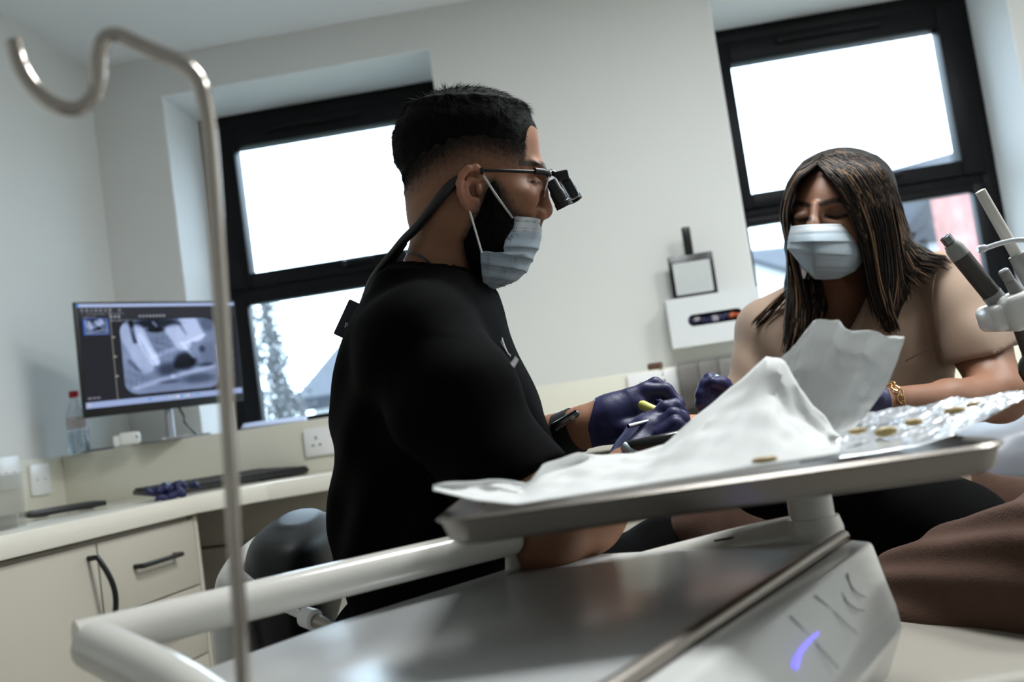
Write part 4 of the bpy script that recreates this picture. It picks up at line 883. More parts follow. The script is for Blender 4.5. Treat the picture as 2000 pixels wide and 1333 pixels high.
def as_arms(S, off=0.0):
    S.chain([cp(1835, 558, 1.735), cp(1915, 680, 1.67), cp(1952, 772, 1.60)], [.046, .044, .042], .02, off); S.chain([cp(1952, 774, 1.60), cp(1855, 787, 1.53), cp(1745, 785, 1.46)], [.040, .033, .0215], .02, off)
    S.chain([cp(1495, 655, 1.83), cp(1478, 800, 1.76), cp(1462, 850, 1.68)], [.046, .042, .040], .02, off); S.chain([cp(1462, 850, 1.68), cp(1440, 815, 1.58), cp(1420, 788, 1.51)], [.040, .034, .023], .02, off)
def as_handR(S, off=0.0):
    S.chain([cp(1745, 785, 1.46), cp(1715, 790, 1.45), cp(1685, 795, 1.44)], [.022, .024, .026], .01, off)
    for k, (du, dv, dz) in enumerate(((-30, -14, 0), (-34, 0, -.012), (-30, 12, -.02), (-22, 22, -.022))):
        S.chain([cp(1690, 790+k*6, 1.445+dz*.4), cp(1672+du*.5, 788+dv*.6, 1.435+dz), cp(1655+du*.6, 806+dv*.5, 1.425+dz)], [.011, .0098, .0085], .003, off)
    S.chain([cp(1712, 780, 1.43), cp(1685, 774, 1.42), cp(1664, 780, 1.415)], [.0125, .011, .009], .005, off)
def as_handL(S, off=0.0):
    S.chain([cp(1428, 792, 1.515), cp(1415, 784, 1.50), cp(1402, 775, 1.485)], [.0225, .025, .026], .01, off)
    for k, (u0, v0, u1, v1, u2, v2, z) in enumerate(((1415, 752, 1386, 742, 1376, 758, 1.472), (1402, 762, 1378, 754, 1370, 772, 1.466), (1400, 776, 1376, 770, 1370, 788, 1.464), (1402, 790, 1382, 786, 1376, 800, 1.466))):
        S.chain([cp(u0, v0, 1.49), cp(u1, v1, z), cp(u2, v2, z-.004), cp(u2+16, v2+4, z)], [.0115, .0102, .0095, .0085], .003, off)
    S.chain([cp(1424, 765, 1.478), cp(1408, 750, 1.462), cp(1392, 748, 1.455)], [.012, .0105, .009], .005, off)
S = Sdf(cp(1525, 680, 1.60)*np.array([1, 1, 1]), cp(1750, 295, 1.90), .0020); as_head(S); aheadVF = S.nets(1)
def dline(u, v, P):
    d = np.full(u.shape, 1e9)
    for a, b in zip(P[:-1], P[1:]):
        a = np.array(a, float); b = np.array(b, float); e = b-a; t = np.clip(((u-a[0])*e[0]+(v-a[1])*e[1])/(e@e), 0, 1); d = np.minimum(d, np.hypot(u-a[0]-t*e[0], v-a[1]-t*e[1]))
    return d
def as_col(V):
    u, v = topx(V); n = nz3(V, 80, 8); base = np.array([.235, .112, .066])[None]*(1+.05*n)[:, None]; dark = np.array([.010, .007, .006]); front = V[:, 2] < 1.72
    for P, w in ((((1545, 402), (1560, 397), (1578, 401)), 6.0), (((1604, 399), (1625, 392), (1650, 391)), 6.0)):
        k = (1-sstep(w*.5, w*1.25, dline(u, v, P)))*front; base = base*(1-.9*k[:, None])+dark*.9*k[:, None]
    for P in (((1544, 426), (1562, 431), (1583, 428)), ((1612, 423), (1633, 426), (1656, 420))):
        k = (1-sstep(2.4, 5.5, dline(u, v, P)))*front; base = base*(1-.95*k[:, None])+dark*.95*k[:, None]
    for c in ((1564, 421), (1634, 415)):
        k = np.exp(-(((u-c[0])/22)**2+((v-c[1])/12)**2))*front*.45; base = base*(1-k[:, None])+np.array([.075, .033, .024])*k[:, None]
    return np.clip(base, .004, 1)
abody = cmesh('body', [aheadVF, surf((.34, -.22, 1.40), (.95, .12, 1.82), .004, [lambda S: as_arms(S), lambda S: as_handR(S, -.0016)]), surf((.22, -.30, 1.42), (.50, .03, 1.92), .004, [lambda S: as_arms(S), lambda S: as_handL(S, -.0016)])], skinm, assistant, as_col)
# scrub top
S = Sdf(np.array((.34, -.34, 1.56)), np.array((.96, .17, 1.96)), .0045); as_torso(S, .003); X, Y, Z = S.grid(); U, Vp = S.px()
S2 = S.like()
S2.chain([cp(1835, 556, 1.735), cp(1912, 680, 1.67), cp(1925, 720, 1.655)], [.055, .061, .062], .02)
hem = (Vp-(722+(U-1840)*(-42/130.)))*1.7/FPX; S2.clip(np.broadcast_to(hem, S2.f.shape)); S2.chain([cp(1497, 652, 1.83), cp(1478, 770, 1.78)], [.056, .058], .02)
n_ = tuple(slice(0, min(a, b)) for a, b in zip(S.f.shape, S2.f.shape)); S.f[n_] = smin(S.f[n_], S2.f[n_], .012)
S.f += (.0030*np.sin(55*(Y+.7*X)+6*np.sin(14*X))*sstep(.02, -.08, Y)+.0026*np.sin(60*(X-.9*Y)+3+5*np.sin(17*Y))).astype(np.float32)
vneck = polyin([(1560, 520), (1712, 520), (1704, 565), (1682, 610), (1640, 690), (1612, 640), (1585, 590)], np.broadcast_to(U, S.f.shape), np.broadcast_to(Vp, S.f.shape))*1.75/FPX
S.f = np.maximum(S.f, -np.maximum(vneck, np.broadcast_to(Z-1.78, S.f.shape))).astype(np.float32)
S3 = S.like(); S3.chain([cp(1630, 480, 1.765), cp(1632, 560, 1.785), cp(1640, 640, 1.80)], [.056, .060, .062], .01)
n_ = tuple(slice(0, min(a, b)) for a, b in zip(S.f.shape, S3.f.shape)); S.f[n_] = np.maximum(S.f[n_], -S3.f[n_])
top = cmesh('scrub_top', [S.nets(2)], beige, assistant); top['label'] = 'beige short sleeved scrub top'
def ctube(name, pts, R, m, parent, n=10, cm=6, flat=1.0): return tube(name, catmull([c2w(cp(*p)[None])[0] for p in pts], cm), R, m, parent, n, flat)
ctube('collar_band', [(1710, 545, 1.735), (1700, 580, 1.705), (1680, 622, 1.684), (1652, 672, 1.672)], .0075, beige, top, 10, 6, .35)
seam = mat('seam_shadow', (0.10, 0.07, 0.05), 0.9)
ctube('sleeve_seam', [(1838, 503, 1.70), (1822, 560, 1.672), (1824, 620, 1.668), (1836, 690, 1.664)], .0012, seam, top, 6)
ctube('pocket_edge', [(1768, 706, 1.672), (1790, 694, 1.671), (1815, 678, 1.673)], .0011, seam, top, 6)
# chest under the V-neck belongs to the body; trousers
def as_legs(S, off=0.0):
    S.chain([cp(1640, 980, 1.80), cp(1396, 1060, 1.60)], [.10, .071], .03, off); S.chain([cp(1770, 995, 1.82), cp(2060, 1030, 1.72)], [.10, .075], .03, off)
    for kn in (cp(1396, 1060, 1.60), cp(2060, 1030, 1.72)):
        kw = c2w(kn[None])[0]; ft = np.array([kw[0]+.03, kw[1]+.06, .09]); fc = (ft-CC) @ CM.T; S.cap(kn, fc, .068, .05, .03, off=off); S.cap(fc, ((ft+np.array([-.03, -.16, -.04]))-CC) @ CM.T, .042, .035, .02, off=off)
S = Sdf(np.array((.22, -1.15, 1.35)), np.array((1.10, -.22, 2.0)), .006); as_legs(S); X, Y, Z = S.grid(); S.f += (.003*np.sin(46*(Y+.5*X)+7*np.sin(9*X+4*Z))+.002*np.sin(80*(Y-.8*X))).astype(np.float32)
cmesh('trousers', [S.nets(2)], fleece, assistant)
cmesh('glove', [surf((.28, -.16, 1.38), (.60, -.03, 1.50), .0018, [as_handR], 1, [lambda S: np.broadcast_to(S.grid()[0]-cp(1728, 0, 1.455)[0], S.f.shape)])], glove, assistant)
cmesh('glove', [surf((.24, -.14, 1.43), (.36, -.02, 1.55), .0018, [as_handL], 1)], glove, assistant)
# hair: dark under-mass plus individual locks
S = Sdf(cp(1470, 730, 1.60), cp(1900, 285, 1.95), .0026); FACE = [(1594, 320), (1622, 350), (1646, 386), (1668, 432), (1688, 478), (1698, 520), (1700, 575), (1640, 600), (1572, 600), (1556, 540), (1545, 480), (1535, 430), (1541, 390), (1557, 352)]
as_head(S, False); S.f = (S.f-.0085-.004*np.exp(-((S.grid()[1]-cp(0, 330, 1.7)[1])/.05)**2)).astype(np.float32); S.clip(np.broadcast_to(cp(0, 500, 1.74)[1]-S.grid()[1], S.f.shape), .01); S.ell(cp(1650, 500, 1.86), (.085, .12, .05), .03)
S.chain([cp(1700, 350, 1.735), cp(1722, 420, 1.725), cp(1735, 490, 1.715), cp(1738, 560, 1.70), cp(1732, 640, 1.688)], [.03, .032, .032, .028, .014], .02)
S.chain([cp(1745, 480, 1.74), cp(1800, 515, 1.725), cp(1850, 525, 1.715)], [.025, .022, .010], .02)
S.chain([cp(1556, 400, 1.755), cp(1550, 480, 1.735), cp(1558, 560, 1.725), cp(1560, 640, 1.695), cp(1545, 700, 1.675)], [.014, .013, .020, .022, .008], .015)
S.chain([cp(1590, 540, 1.745), cp(1592, 600, 1.73), cp(1575, 690, 1.69)], [.014, .018, .010], .015)
U, Vp = S.px(); Z = S.grid()[2]; fp = polyin(FACE, np.broadcast_to(U, S.f.shape), np.broadcast_to(Vp, S.f.shape))*1.7/FPX
vlim = np.where(np.broadcast_to(Vp, S.f.shape) > 545, 1.60, 1.745); S.f = np.maximum(S.f, -np.maximum(fp, np.broadcast_to(Z, S.f.shape)-vlim)).astype(np.float32)
lhair = mat('brown_hair', (0.03, 0.02, 0.015), 0.45, attr=True, spec=.2, bump=.5, bscale=500)
ahair = cmesh('hair', [S.nets(2)], lhair, assistant, lambda V: np.tile([.008, .0055, .0045], (len(V), 1)))
bpy.context.view_layer.update()
def locks(guides, n, seed, hl, w=(.0009, .0022), jit=5.0, endvar=.15, zj=.006):
    rng = np.random.RandomState(seed); G = np.array([resample(g, 40) for g in guides]); V = []; F = []; Cs = []
    for i in range(n):
        g = rng.uniform(0, len(guides)-1.0001); k = int(g); t = g-k; P = G[k]*(1-t)+G[k+1]*t
        m_ = int(40*(1-rng.uniform(0, endvar))); P = P[:m_].copy(); s = np.linspace(0, 1, m_); ph = rng.uniform(0, 6.28)
        P[:, 0] += (rng.normal(0, jit*.5)+np.sin(s*rng.uniform(2, 5)+ph)*jit)*s**.6; P[:, 1] += rng.normal(0, jit*.4); P[:, 2] += rng.normal(0, zj)*np.minimum(1, s*3)-.002*rng.rand()
        Q_ = P[::2].copy()
        for r_ in range(len(Q_)):
            hit, loc, no_, ix = ahair.ray_cast(Vector(CC), Vector(ray(Q_[r_, 0], Q_[r_, 1])))
            if hit:
                Dh = float((np.array(loc)-CC)@CF)
                if Dh < Q_[r_, 2]+.004: Q_[r_, 2] = Dh-.0035-.005*rng.rand()
        Pw = c2w(np.stack([cp(*p) for p in Q_])); ww = rng.uniform(*w); L = len(Pw); R = ww*np.minimum(1, np.minimum(np.linspace(.3, 8, L), np.linspace(7, .15, L)))
        v, f = tubeVF(Pw, R, 5, False); o = len(V); V += v; F += [tuple(q+o for q in ff) for ff in f]
        if rng.rand() < hl: c = np.array([.19, .115, .066])*rng.uniform(.4, 1.3)
        else: c = np.array([.013, .0085, .0065])*rng.uniform(.5, 1.9)
        Cs += [c]*len(v)
    return V, F, Cs
RG = [[(1597, 321, 1.672), (1622, 351, 1.652), (1646, 388, 1.644), (1665, 428, 1.646), (1683, 470, 1.65), (1695, 520, 1.655), (1706, 570, 1.655), (1722, 620, 1.652), (1748, 665, 1.652)],
      [(1606, 310, 1.682), (1650, 335, 1.652), (1686, 385, 1.640), (1706, 440, 1.644), (1716, 500, 1.650), (1723, 560, 1.650), (1740, 610, 1.646), (1757, 655, 1.650)],
      [(1618, 302, 1.70), (1680, 325, 1.665), (1716, 375, 1.655), (1734, 435, 1.658), (1743, 495, 1.660), (1746, 545, 1.656), (1736, 600, 1.652), (1712, 650, 1.648)],
      [(1632, 297, 1.73), (1700, 316, 1.70), (1735, 365, 1.69), (1752, 425, 1.688), (1764, 480, 1.688), (1784, 515, 1.684), (1820, 520, 1.684), (1850, 528, 1.690)],
      [(1645, 294, 1.78), (1710, 317, 1.775), (1744, 365, 1.77), (1764, 430, 1.76), (1780, 480, 1.745), (1808, 497, 1.718), (1848, 503, 1.702), (1880, 530, 1.705)]]
LG = [[(1595, 322, 1.672), (1563, 345, 1.657), (1548, 372, 1.662), (1540, 405, 1.676), (1539, 440, 1.685), (1549, 490, 1.70), (1562, 545, 1.70), (1578, 600, 1.69), (1572, 660, 1.672), (1550, 705, 1.665)],
      [(1600, 312, 1.69), (1561, 335, 1.68), (1544, 370, 1.688), (1534, 405, 1.70), (1532, 430, 1.70), (1545, 490, 1.71), (1553, 545, 1.71), (1551, 600, 1.69), (1546, 660, 1.672), (1532, 705, 1.665)],
      [(1608, 303, 1.73), (1561, 329, 1.72), (1541, 362, 1.72), (1530, 400, 1.72), (1528, 425, 1.72), (1544, 495, 1.72), (1545, 555, 1.72), (1538, 610, 1.69), (1535, 660, 1.675), (1528, 700, 1.665)]]
IG = [[(1600, 322, 1.672), (1624, 352, 1.656), (1648, 390, 1.652), (1668, 432, 1.662), (1682, 475, 1.672), (1688, 520, 1.680), (1694, 570, 1.675), (1712, 630, 1.665)], RG[0]]
MG = [[(1575, 530, 1.74), (1580, 580, 1.725), (1585, 640, 1.695), (1565, 700, 1.67)], [(1600, 535, 1.745), (1608, 580, 1.735), (1600, 640, 1.70), (1580, 690, 1.67)]]
SG = [[(1545, 555, 1.73), (1505, 590, 1.755), (1475, 625, 1.76), (1460, 650, 1.77)], [(1550, 565, 1.72), (1530, 590, 1.735), (1500, 620, 1.74), (1480, 640, 1.745)]]
V = []; F = []; Cs = []
for a in ((RG, 820, 1, .24), (IG, 110, 6, .06), (LG, 190, 2, .22), (MG, 60, 3, .12), (SG, 14, 4, .2)):
    v, f, c = locks(*a); o = len(V); V += v; F += [tuple(q+o for q in ff) for ff in f]; Cs += c
ls = mesh('hair_locks', V, F, lhair, ahair, True, None, np.array(Cs)); ls['kind'] = 'stuff'
# thin chain necklace
gold = mat('gold', (0.75, 0.48, 0.20), 0.25, metal=1.0)
# ================================================================ patient lying on the dental chair
patient = thing('person', 'patient lying back in black top and brown trousers behind the tray', 'person', tuple(at(1850, 1150, 1.25)*np.array([1, 1, 0])))
def pt_head(S):
    S.ell(cp(1372, 892, 1.43), (.092, .055, .075), .012); S.ell(cp(1432, 890, 1.43), (.05, .045, .05), .03); S.cap(cp(1392, 850, 1.43), cp(1408, 836, 1.43), .010, .012, .01)
    S.ell(cp(1425, 852, 1.43), (.020, .012, .024), .012); S.ell(cp(1355, 838, 1.40), (.03, .02, .02), .015); S.cap(cp(1450, 905, 1.44), cp(1530, 915, 1.44), .042, .045, .03)
cmesh('body', [surf((.20, -.30, 1.30), (.45, .02, 1.55), .003, [pt_head], 1)], skinm, patient, lambda V: np.where((topx(V)[0] < 1335)[:, None], np.array([.012, .01, .009])[None], np.array([.42, .20, .12])[None]))
def pt_top(S): S.chain([cp(1490, 930, 1.45), cp(1560, 935, 1.44), cp(1680, 975, 1.41), cp(1830, 1055, 1.34), cp(1960, 1130, 1.28)], [.055, .068, .095, .085, .08], .03)
S = Sdf(np.array((.24, -.44, 1.10)), np.array((.86, -.02, 1.62)), .006); pt_top(S); X, Y, Z = S.grid(); S.f += (.003*np.sin(60*(X+.5*Y)+5*np.sin(20*Y))).astype(np.float32); cmesh('sweater', [S.nets(2)], scrub, patient)
def pt_legs(S): S.chain([cp(1815, 1225, 1.20), cp(1890, 1196, 1.17), cp(2100, 1120, 1.05)], [.082, .092, .095], .03); S.chain([cp(1800, 1200, 1.22), cp(1745, 1330, 1.18), cp(1735, 1420, 1.15)], [.075, .06, .06], .03)
S = Sdf(np.array((.36, -.52, .90)), np.array((.80, -.15, 1.46)), .005); pt_legs(S); X, Y, Z = S.grid(); S.f += (.0035*np.sin(55*(X+.8*Y)+6*np.sin(16*Y+9*Z))).astype(np.float32); cmesh('trousers', [S.nets(2)], fleece, patient)
# ================================================================ masks
maskm = mat('pleated_mask_fabric', (0.4, 0.5, 0.6), 0.75, attr=True, sheen=.1)
loopm = mat('white_elastic', (0.70, 0.70, 0.70), 0.7)
def maskcol(s, w, blue=(.30, .42, .50)):
    n = len(s); c = np.tile(np.array(blue), (n, 1)); wt = np.array([.46, .50, .53])
    k = 1-sstep(.15, .17, w); c = c*(1-k[:, None])+wt*k[:, None]
    for w0 in (.045, .125, .150):
        d = (np.abs(w-w0) < .006) & (np.sin(s*260) > 0); c[d] *= .35
    e = (np.abs(np.abs(s)-.88) < .045) & (np.sin(s*330) > .2) & (np.sin(w*190) > .3) & (w > .2) & (w < .75); c[e] *= .55
    return c
# assistant's mask
LW = np.array([(0, 1545, 443), (.25, 1540, 465), (.45, 1538, 486), (.55, 1546, 494), (.8, 1570, 524), (1, 1590, 541)]); RW = np.array([(0, 1682, 439), (.25, 1685, 460), (.45, 1691, 488), (.6, 1687, 508), (.8, 1669, 530), (1, 1638, 544)])
DC = np.array([(0, 1.613), (.15, 1.599), (.4, 1.589), (.6, 1.597), (.8, 1.618), (1, 1.648)])
NU, NV = 150, 96; V = []; ss = []; ws = []
for j in range(NV):
    w = j/(NV-1); uL, vL = np.interp(w, LW[:, 0], LW[:, 1]), np.interp(w, LW[:, 0], LW[:, 2]); uR, vR = np.interp(w, RW[:, 0], RW[:, 1]), np.interp(w, RW[:, 0], RW[:, 2]); dc = np.interp(w, DC[:, 0], DC[:, 1])
    for i in range(NU):
        s = i/(NU-1)*2-1; u = (uL+uR)/2+(uR-uL)/2*s; v = (vL+vR)/2+(vR-vL)/2*s; sc = (1592-(uL+uR)/2)/((uR-uL)/2); q = (s-sc)/(1+sc if s < sc else 1-sc)
        # bow of the top edge and sag of the bottom edge
        v += (-3*(1-q*q))*(1-w)**2+4*(1-q*q)*w*w
        D = dc+((1.668 if s < sc else 1.678-.018*w)-dc)*abs(q)**1.7
        pl = 0
        for wp in (.34, .54, .74): pl += .0060*(1-abs(q)**3)*(sstep(wp-.16, wp, np.array(w))*(w < wp+.002))
        D -= float(pl); D += .0012*math.sin(q*9+w*7)*(1-q*q)*w
        V.append(c2w(cp(u, v, D)[None])[0]); ss.append(s); ws.append(w)
F = [(j*NU+i, j*NU+i+1, (j+1)*NU+i+1, (j+1)*NU+i) for j in range(NV-1) for i in range(NU-1)]
def maskobj(V, F, ss, ws, lab, blue):
    t = thing('face_mask', lab, 'face mask', tuple(np.mean(V, 0)))
    o = mesh('mask_body', V, F, maskm, t, True, None, maskcol(np.array(ss), np.array(ws), blue)); md = o.modifiers.new('thickness', 'SOLIDIFY'); md.thickness = .0008; return t
t = maskobj(V, F, ss, ws, 'pale blue pleated face mask on the long haired assistant', (.32, .385, .435))
def wtube(name, pts, R, m, parent, n=8, flat=1.0, cm=6): return tube(name, catmull([c2w(cp(*p)[None])[0] for p in pts], cm), R, m, parent, n, flat)
wtube('ear_loop', [(1682, 438, 1.680), (1695, 432, 1.70), (1706, 426, 1.735)], .0016, loopm, t); wtube('ear_loop', [(1545, 441, 1.674), (1543, 436, 1.70), (1545, 430, 1.735)], .0016, loopm, t)
# dentist's mask, pulled below the nose
RW_ = np.array([(0, 1000, 423, .057, 1057, 433), (.20, 988, 462, .061, 1055, 466), (.34, 983, 484, .063, 1048, 491), (.40, 985, 493, .064, 1041, 503), (.44, 968, 493, .066, 1040, 507), (.50, 938, 492, .072, 1036, 514), (.62, 939, 512, .066, 1026, 530), (.75, 941, 532, .058, 1010, 545), (.88, 943, 549, .046, 988, 556), (1, 945, 562, .030, 962, 563)])
NU, NV = 130, 100; V = []; ss = []; ws = []
for j in range(NV):
    w = j/(NV-1); eu, ev, ce_, mu, mv = (np.interp(w, RW_[:, 0], RW_[:, k]) for k in range(1, 6)); Mx = cp(mu, mv, D0); En = cp(eu, ev, D0-ce_)
    for i in range(NU):
        s = i/(NU-1)*2-1; th = abs(s)*math.pi/2; P = Mx+np.array([(En-Mx)[0]*(1-math.cos(th)), (En-Mx)[1]*(1-math.cos(th)), 0]); P[2] = D0+np.sign(s)*ce_*math.sin(th)
        pl = 0.0
        for wp in (.33, .46, .63, .80): pl += .0034*float(sstep(wp-.11, wp, np.array(w)))*(w < wp+.002)*(.25+.75*min(1, abs(s)*2.2))
        d_ = np.array([math.cos(th)*.9, -.15-.5*w, math.sin(th)*np.sign(s)]); P = P+d_*(pl+.001*math.sin(s*14+w*11))
        V.append(c2w(P[None])[0]); ss.append(s); ws.append(w)
F = [(j*NU+i, j*NU+i+1, (j+1)*NU+i+1, (j+1)*NU+i) for j in range(NV-1) for i in range(NU-1)]
t = maskobj(V, F, ss, ws, 'pale blue face mask pulled under the nose of the bearded dentist', (.30, .37, .43))
wtube('ear_loop', [(944, 343, D0-.082), (970, 383, D0-.078), (1001, 426, D0-.060)], .0022, loopm, t, 8, .6)
wtube('ear_loop', [(917, 411, D0-.084), (929, 452, D0-.080), (941, 494, D0-.075)], .0022, loopm, t, 8, .6)
# ================================================================ loupes
lou = thing('magnifying_loupes', 'black magnifying loupes with neck cord worn by the dentist', 'loupes', tuple(at(1085, 370, D0)))
lb = mat('black_matt_metal', (0.010, 0.010, 0.011), 0.35); lens = glassmat('clear_lens', (.92, .94, .95), .10); rim = mat('silver_rim', (.55, .56, .6), .2, metal=1.0)
for sg in (-1, 1):
    a = wtube('temple_arm', [(936, 334, D0+sg*.083), (960, 333, D0+sg*.083), (1020, 335, D0+sg*.078), (1062, 336, D0+sg*.064)], .0022, lb, lou, 8)
    wtube('hinge', [(1044, 334, D0+sg*.071), (1066, 337, D0+sg*.062), (1072, 342, D0+sg*.055)], .0042, lb, a, 10)
    wtube('temple_tip', [(944, 334, D0+sg*.083), (938, 334, D0+sg*.083)], .0045, lb, a, 10)
    # lens: thin curved plate in front of the eye
    cx_ = c2w(cp(1068, 361, D0+sg*.034)[None])[0]; M = frame(cx_, CF, CU*0.96+CR*.25); pl_ = prism('lens', rrect(.050, .034, .012, 5), Matrix.Translation(Vector(cx_)) @ frame((0, 0, 0), CF, CU*.97+CR*.22), .0016, lens, lou)
    ring_ = [c2w((cp(1068, 361, D0+sg*.034)+np.array([b*.22, b*.97, a_]))[None])[0] for a_, b in rrect(.050, .034, .012, 5)]
    tube('lens_rim', ring_+[ring_[0]], .0010, rim, lou, 6)
    p0 = cp(1076, 352, D0+sg*.031); p1 = cp(1103, 404, D0+sg*.026)
    if sg > 0: p0 = p0+np.array([.017, .001, 0]); p1 = p1+np.array([.013, .008, 0])
    M, L = axisM(c2w(p0[None])[0], c2w(p1[None])[0])
    bl = lathe('barrel', [(0, 0), (.0070, 0), (.0080, .002), (.0084, L*.35), (.0100, L*.45), (.0104, L*.80), (.0112, L*.82), (.0112, L), (.0088, L), (.0080, L-.003), (0, L-.003)], M, lb, lou, 24)
    q = p1*.55+p0*.45; M2, L2 = axisM(c2w((q+np.array([.006, .006, 0]))[None])[0], c2w((q+np.array([.014, .012, 0]))[None])[0])
wtube('bridge', [(1066, 338, D0-.058), (1074, 334, D0-.03), (1077, 333, D0), (1074, 334, D0+.03), (1066, 338, D0+.058)], .0022, lb, lou, 8)
wtube('mount_arm', [(1074, 336, D0), (1088, 342, D0-.004), (1104, 354, D0-.004), (1112, 366, D0-.004)], .0040, lb, lou, 10)
M = frame(c2w(cp(1097, 346, D0)[None])[0], CR*.93+CU*.2, CU); mbox('clip_block', (.018, .014, .026), M, lb, lou, .003, 2)
M = frame(c2w(cp(1113, 368, D0)[None])[0], CR*.5-CU*.86, CU*.5+CR*.86); mbox('lamp_housing', (.030, .013, .018), M, lb, lou, .004, 2)
cord = wtube('neck_cord', [(912, 345, D0-.068), (903, 349, D0-.074), (891, 356, D0-.080), (872, 372, D0-.081), (845, 406, D0-.072), (815, 443, D0-.058), (788, 470, D0-.045), (758, 505, D0-.03), (737, 531, D0-.02), (723, 555, D0-.01), (712, 585, D0), (703, 610, D0)], np.interp(np.linspace(0, 1, 67), [0, .12, .2, .55, .62, 1], [.004, .0062, .0070, .0058, .0048, .0046]), lb, lou, 12)
wtube('neck_cord', [(790, 474, D0-.030), (768, 507, D0-.02), (747, 533, D0-.01), (730, 560, D0), (714, 590, D0)], .0045, lb, lou, 10)
bc = c2w(cp(684, 626, D0)[None])[0]; Mb = frame(bc, CR*.42+CU*.91, CR*.91-CU*.42); bk = mbox('cord_pouch', (.050, .024, .014), Mb, mat('navy_pouch', (.012, .012, .022), .5), lou, .002, 2)
fc = bpy.data.curves.new('pouch_text', 'FONT'); fc.body = 'Pr'; fc.size = .0095; fo = bpy.data.objects.new('tmp', fc); COL.objects.link(fo); dg = bpy.context.evaluated_depsgraph_get(); me = bpy.data.meshes.new_from_object(fo.evaluated_get(dg)); bpy.data.objects.remove(fo)
Mt = frame(c2w(cp(672, 640, D0-.0085)[None])[0], CR*.97-CU*.2, CU); me.transform(Mt); link('pouch_lettering', me, mat('white_print', (.7, .7, .7), .6), bk)
# neck cord necklace
nk = thing('cord_necklace', 'thin black cord necklace round the neck of the dentist', 'necklace', tuple(at(830, 505, D0)))
wtube('cord', [(792, 492, D0-.012), (808, 496, D0-.045), (832, 508, D0-.066), (860, 532, D0-.070)], .0016, lb, nk, 8)
# shirt emblem, printed on the chest (follows the shirt surface)
pm = mat('white_print', (.7, .7, .7), .6)
def onshirt(u, v, lift=.0012):
    o = Vector(CC); d = Vector(ray(u, v)).normalized(); hit, loc, nor, i = shirt.ray_cast(o, d); return (np.array(loc)+np.array(nor)*lift) if hit else None
bpy.context.view_layer.update()
em = []
def printline(pts, r):
    P = [onshirt(*p) for p in pts]; P = [p for p in P if p is not None]
    if len(P) > 1: em.append(tubeVF(np.array(P), r, 5))
printline([(979, 661), (981, 668), (985, 679), (990, 690), (996, 696)], .0007); printline([(976, 668), (983, 680), (990, 692), (995, 698)], .0005); printline([(978, 664), (982, 674), (986, 684), (992, 694)], .0007)
rng = np.random.RandomState(2)
for k in range(9):
    t_ = k/8; u0 = 996+t_*9; v0 = 711-t_*14; 
    for q in range(3): printline([(u0+q*2-1, v0+q*2.6), (u0+q*2+2.2+rng.rand()*1.5, v0+q*2.6+3.0)], .0004)
if em:
    V = []; F = []
    for v, f in em: o = len(V); V += list(v); F += [tuple(i+o for i in ff) for ff in f]
    e_ = mesh('chest_print', V, F, pm, shirt); e_['label'] = 'white emblem and lettering printed on the chest'
# ================================================================ watch, bracelets, tools in hands
wa = thing('wristwatch', 'black smartwatch on the wrist of the dentist', 'watch', tuple(at(1108, 840, 1.335)))
A_ = cp(1092, 853, 1.35); B_ = cp(1133, 836, 1.336); ax_ = (B_-A_)/np.linalg.norm(B_-A_); mid_ = cp(1112, 846, 1.343)
p_ = np.array([-ax_[1], ax_[0], 0]); p_ /= np.linalg.norm(p_); q_ = np.cross(ax_, p_); V = []; n = 40
for k in range(n):
    th = 2*math.pi*k/n
    for r, x in ((.0285, -.012), (.0315, -.012), (.0315, .012), (.0285, .012)): V.append(c2w((mid_+ax_*x+r*(math.cos(th)*p_+math.sin(th)*q_))[None])[0])
F = [(4*k+a, 4*((k+1) % n)+a, 4*((k+1) % n)+(a+1) % 4, 4*k+(a+1) % 4) for k in range(n) for a in range(4)]
mesh('strap', V, F, mat('black_rubber', (.010, .010, .011), .6), wa, True, 40)
cdir = (cp(1128, 806, 1.33)-cp(1079, 835, 1.33)); cdir[2] = 0; cdir /= np.linalg.norm(cdir); cw_ = c2w(cp(1104, 822, 1.330)[None])[0]; ex = CR*cdir[0]+CU*cdir[1]
Mw = frame(cw_, ex, CF); cs_ = mbox('watch_case', (.043, .036, .0115), Mw, mat('watch_steel', (.10, .10, .105), .2, metal=1.0), wa, .004, 3)
nz_ = np.array(Mw.to_3x3() @ Vector((0, 0, 1))); sg = 1 if nz_@CU > 0 else -1
mbox('watch_glass', (.039, .033, .002), Matrix.Translation(Vector(nz_*sg*.0058)) @ Mw, blk, wa, .0008, 2)
lathe('crown', [(0, 0), (.0035, 0), (.0035, .004), (0, .0042)], frame(cw_+ex*.010-CF*.0165, ex, CU) @ Matrix.Rotation(0, 4, 'X'), hdlm, cs_, 14)
def cring(name, c, ax, r, tr, m, parent=None, n=28):
    ax = np.array(ax)/np.linalg.norm(ax); p = np.cross(ax, [0, 0, 1.0]); p /= np.linalg.norm(p); q = np.cross(ax, p); P = [c2w((np.array(c)+r*(math.cos(2*math.pi*k/n)*p+math.sin(2*math.pi*k/n)*q))[None])[0] for k in range(n+1)]; return tube(name, P, tr, m, parent, 6)
tag(cring('string_bracelet', cp(1137, 835, 1.336), ax_, .0285, .0012, mat('red_string', (.45, .04, .03), .6)), 'thin red string bracelet beside the smartwatch', 'bracelet')
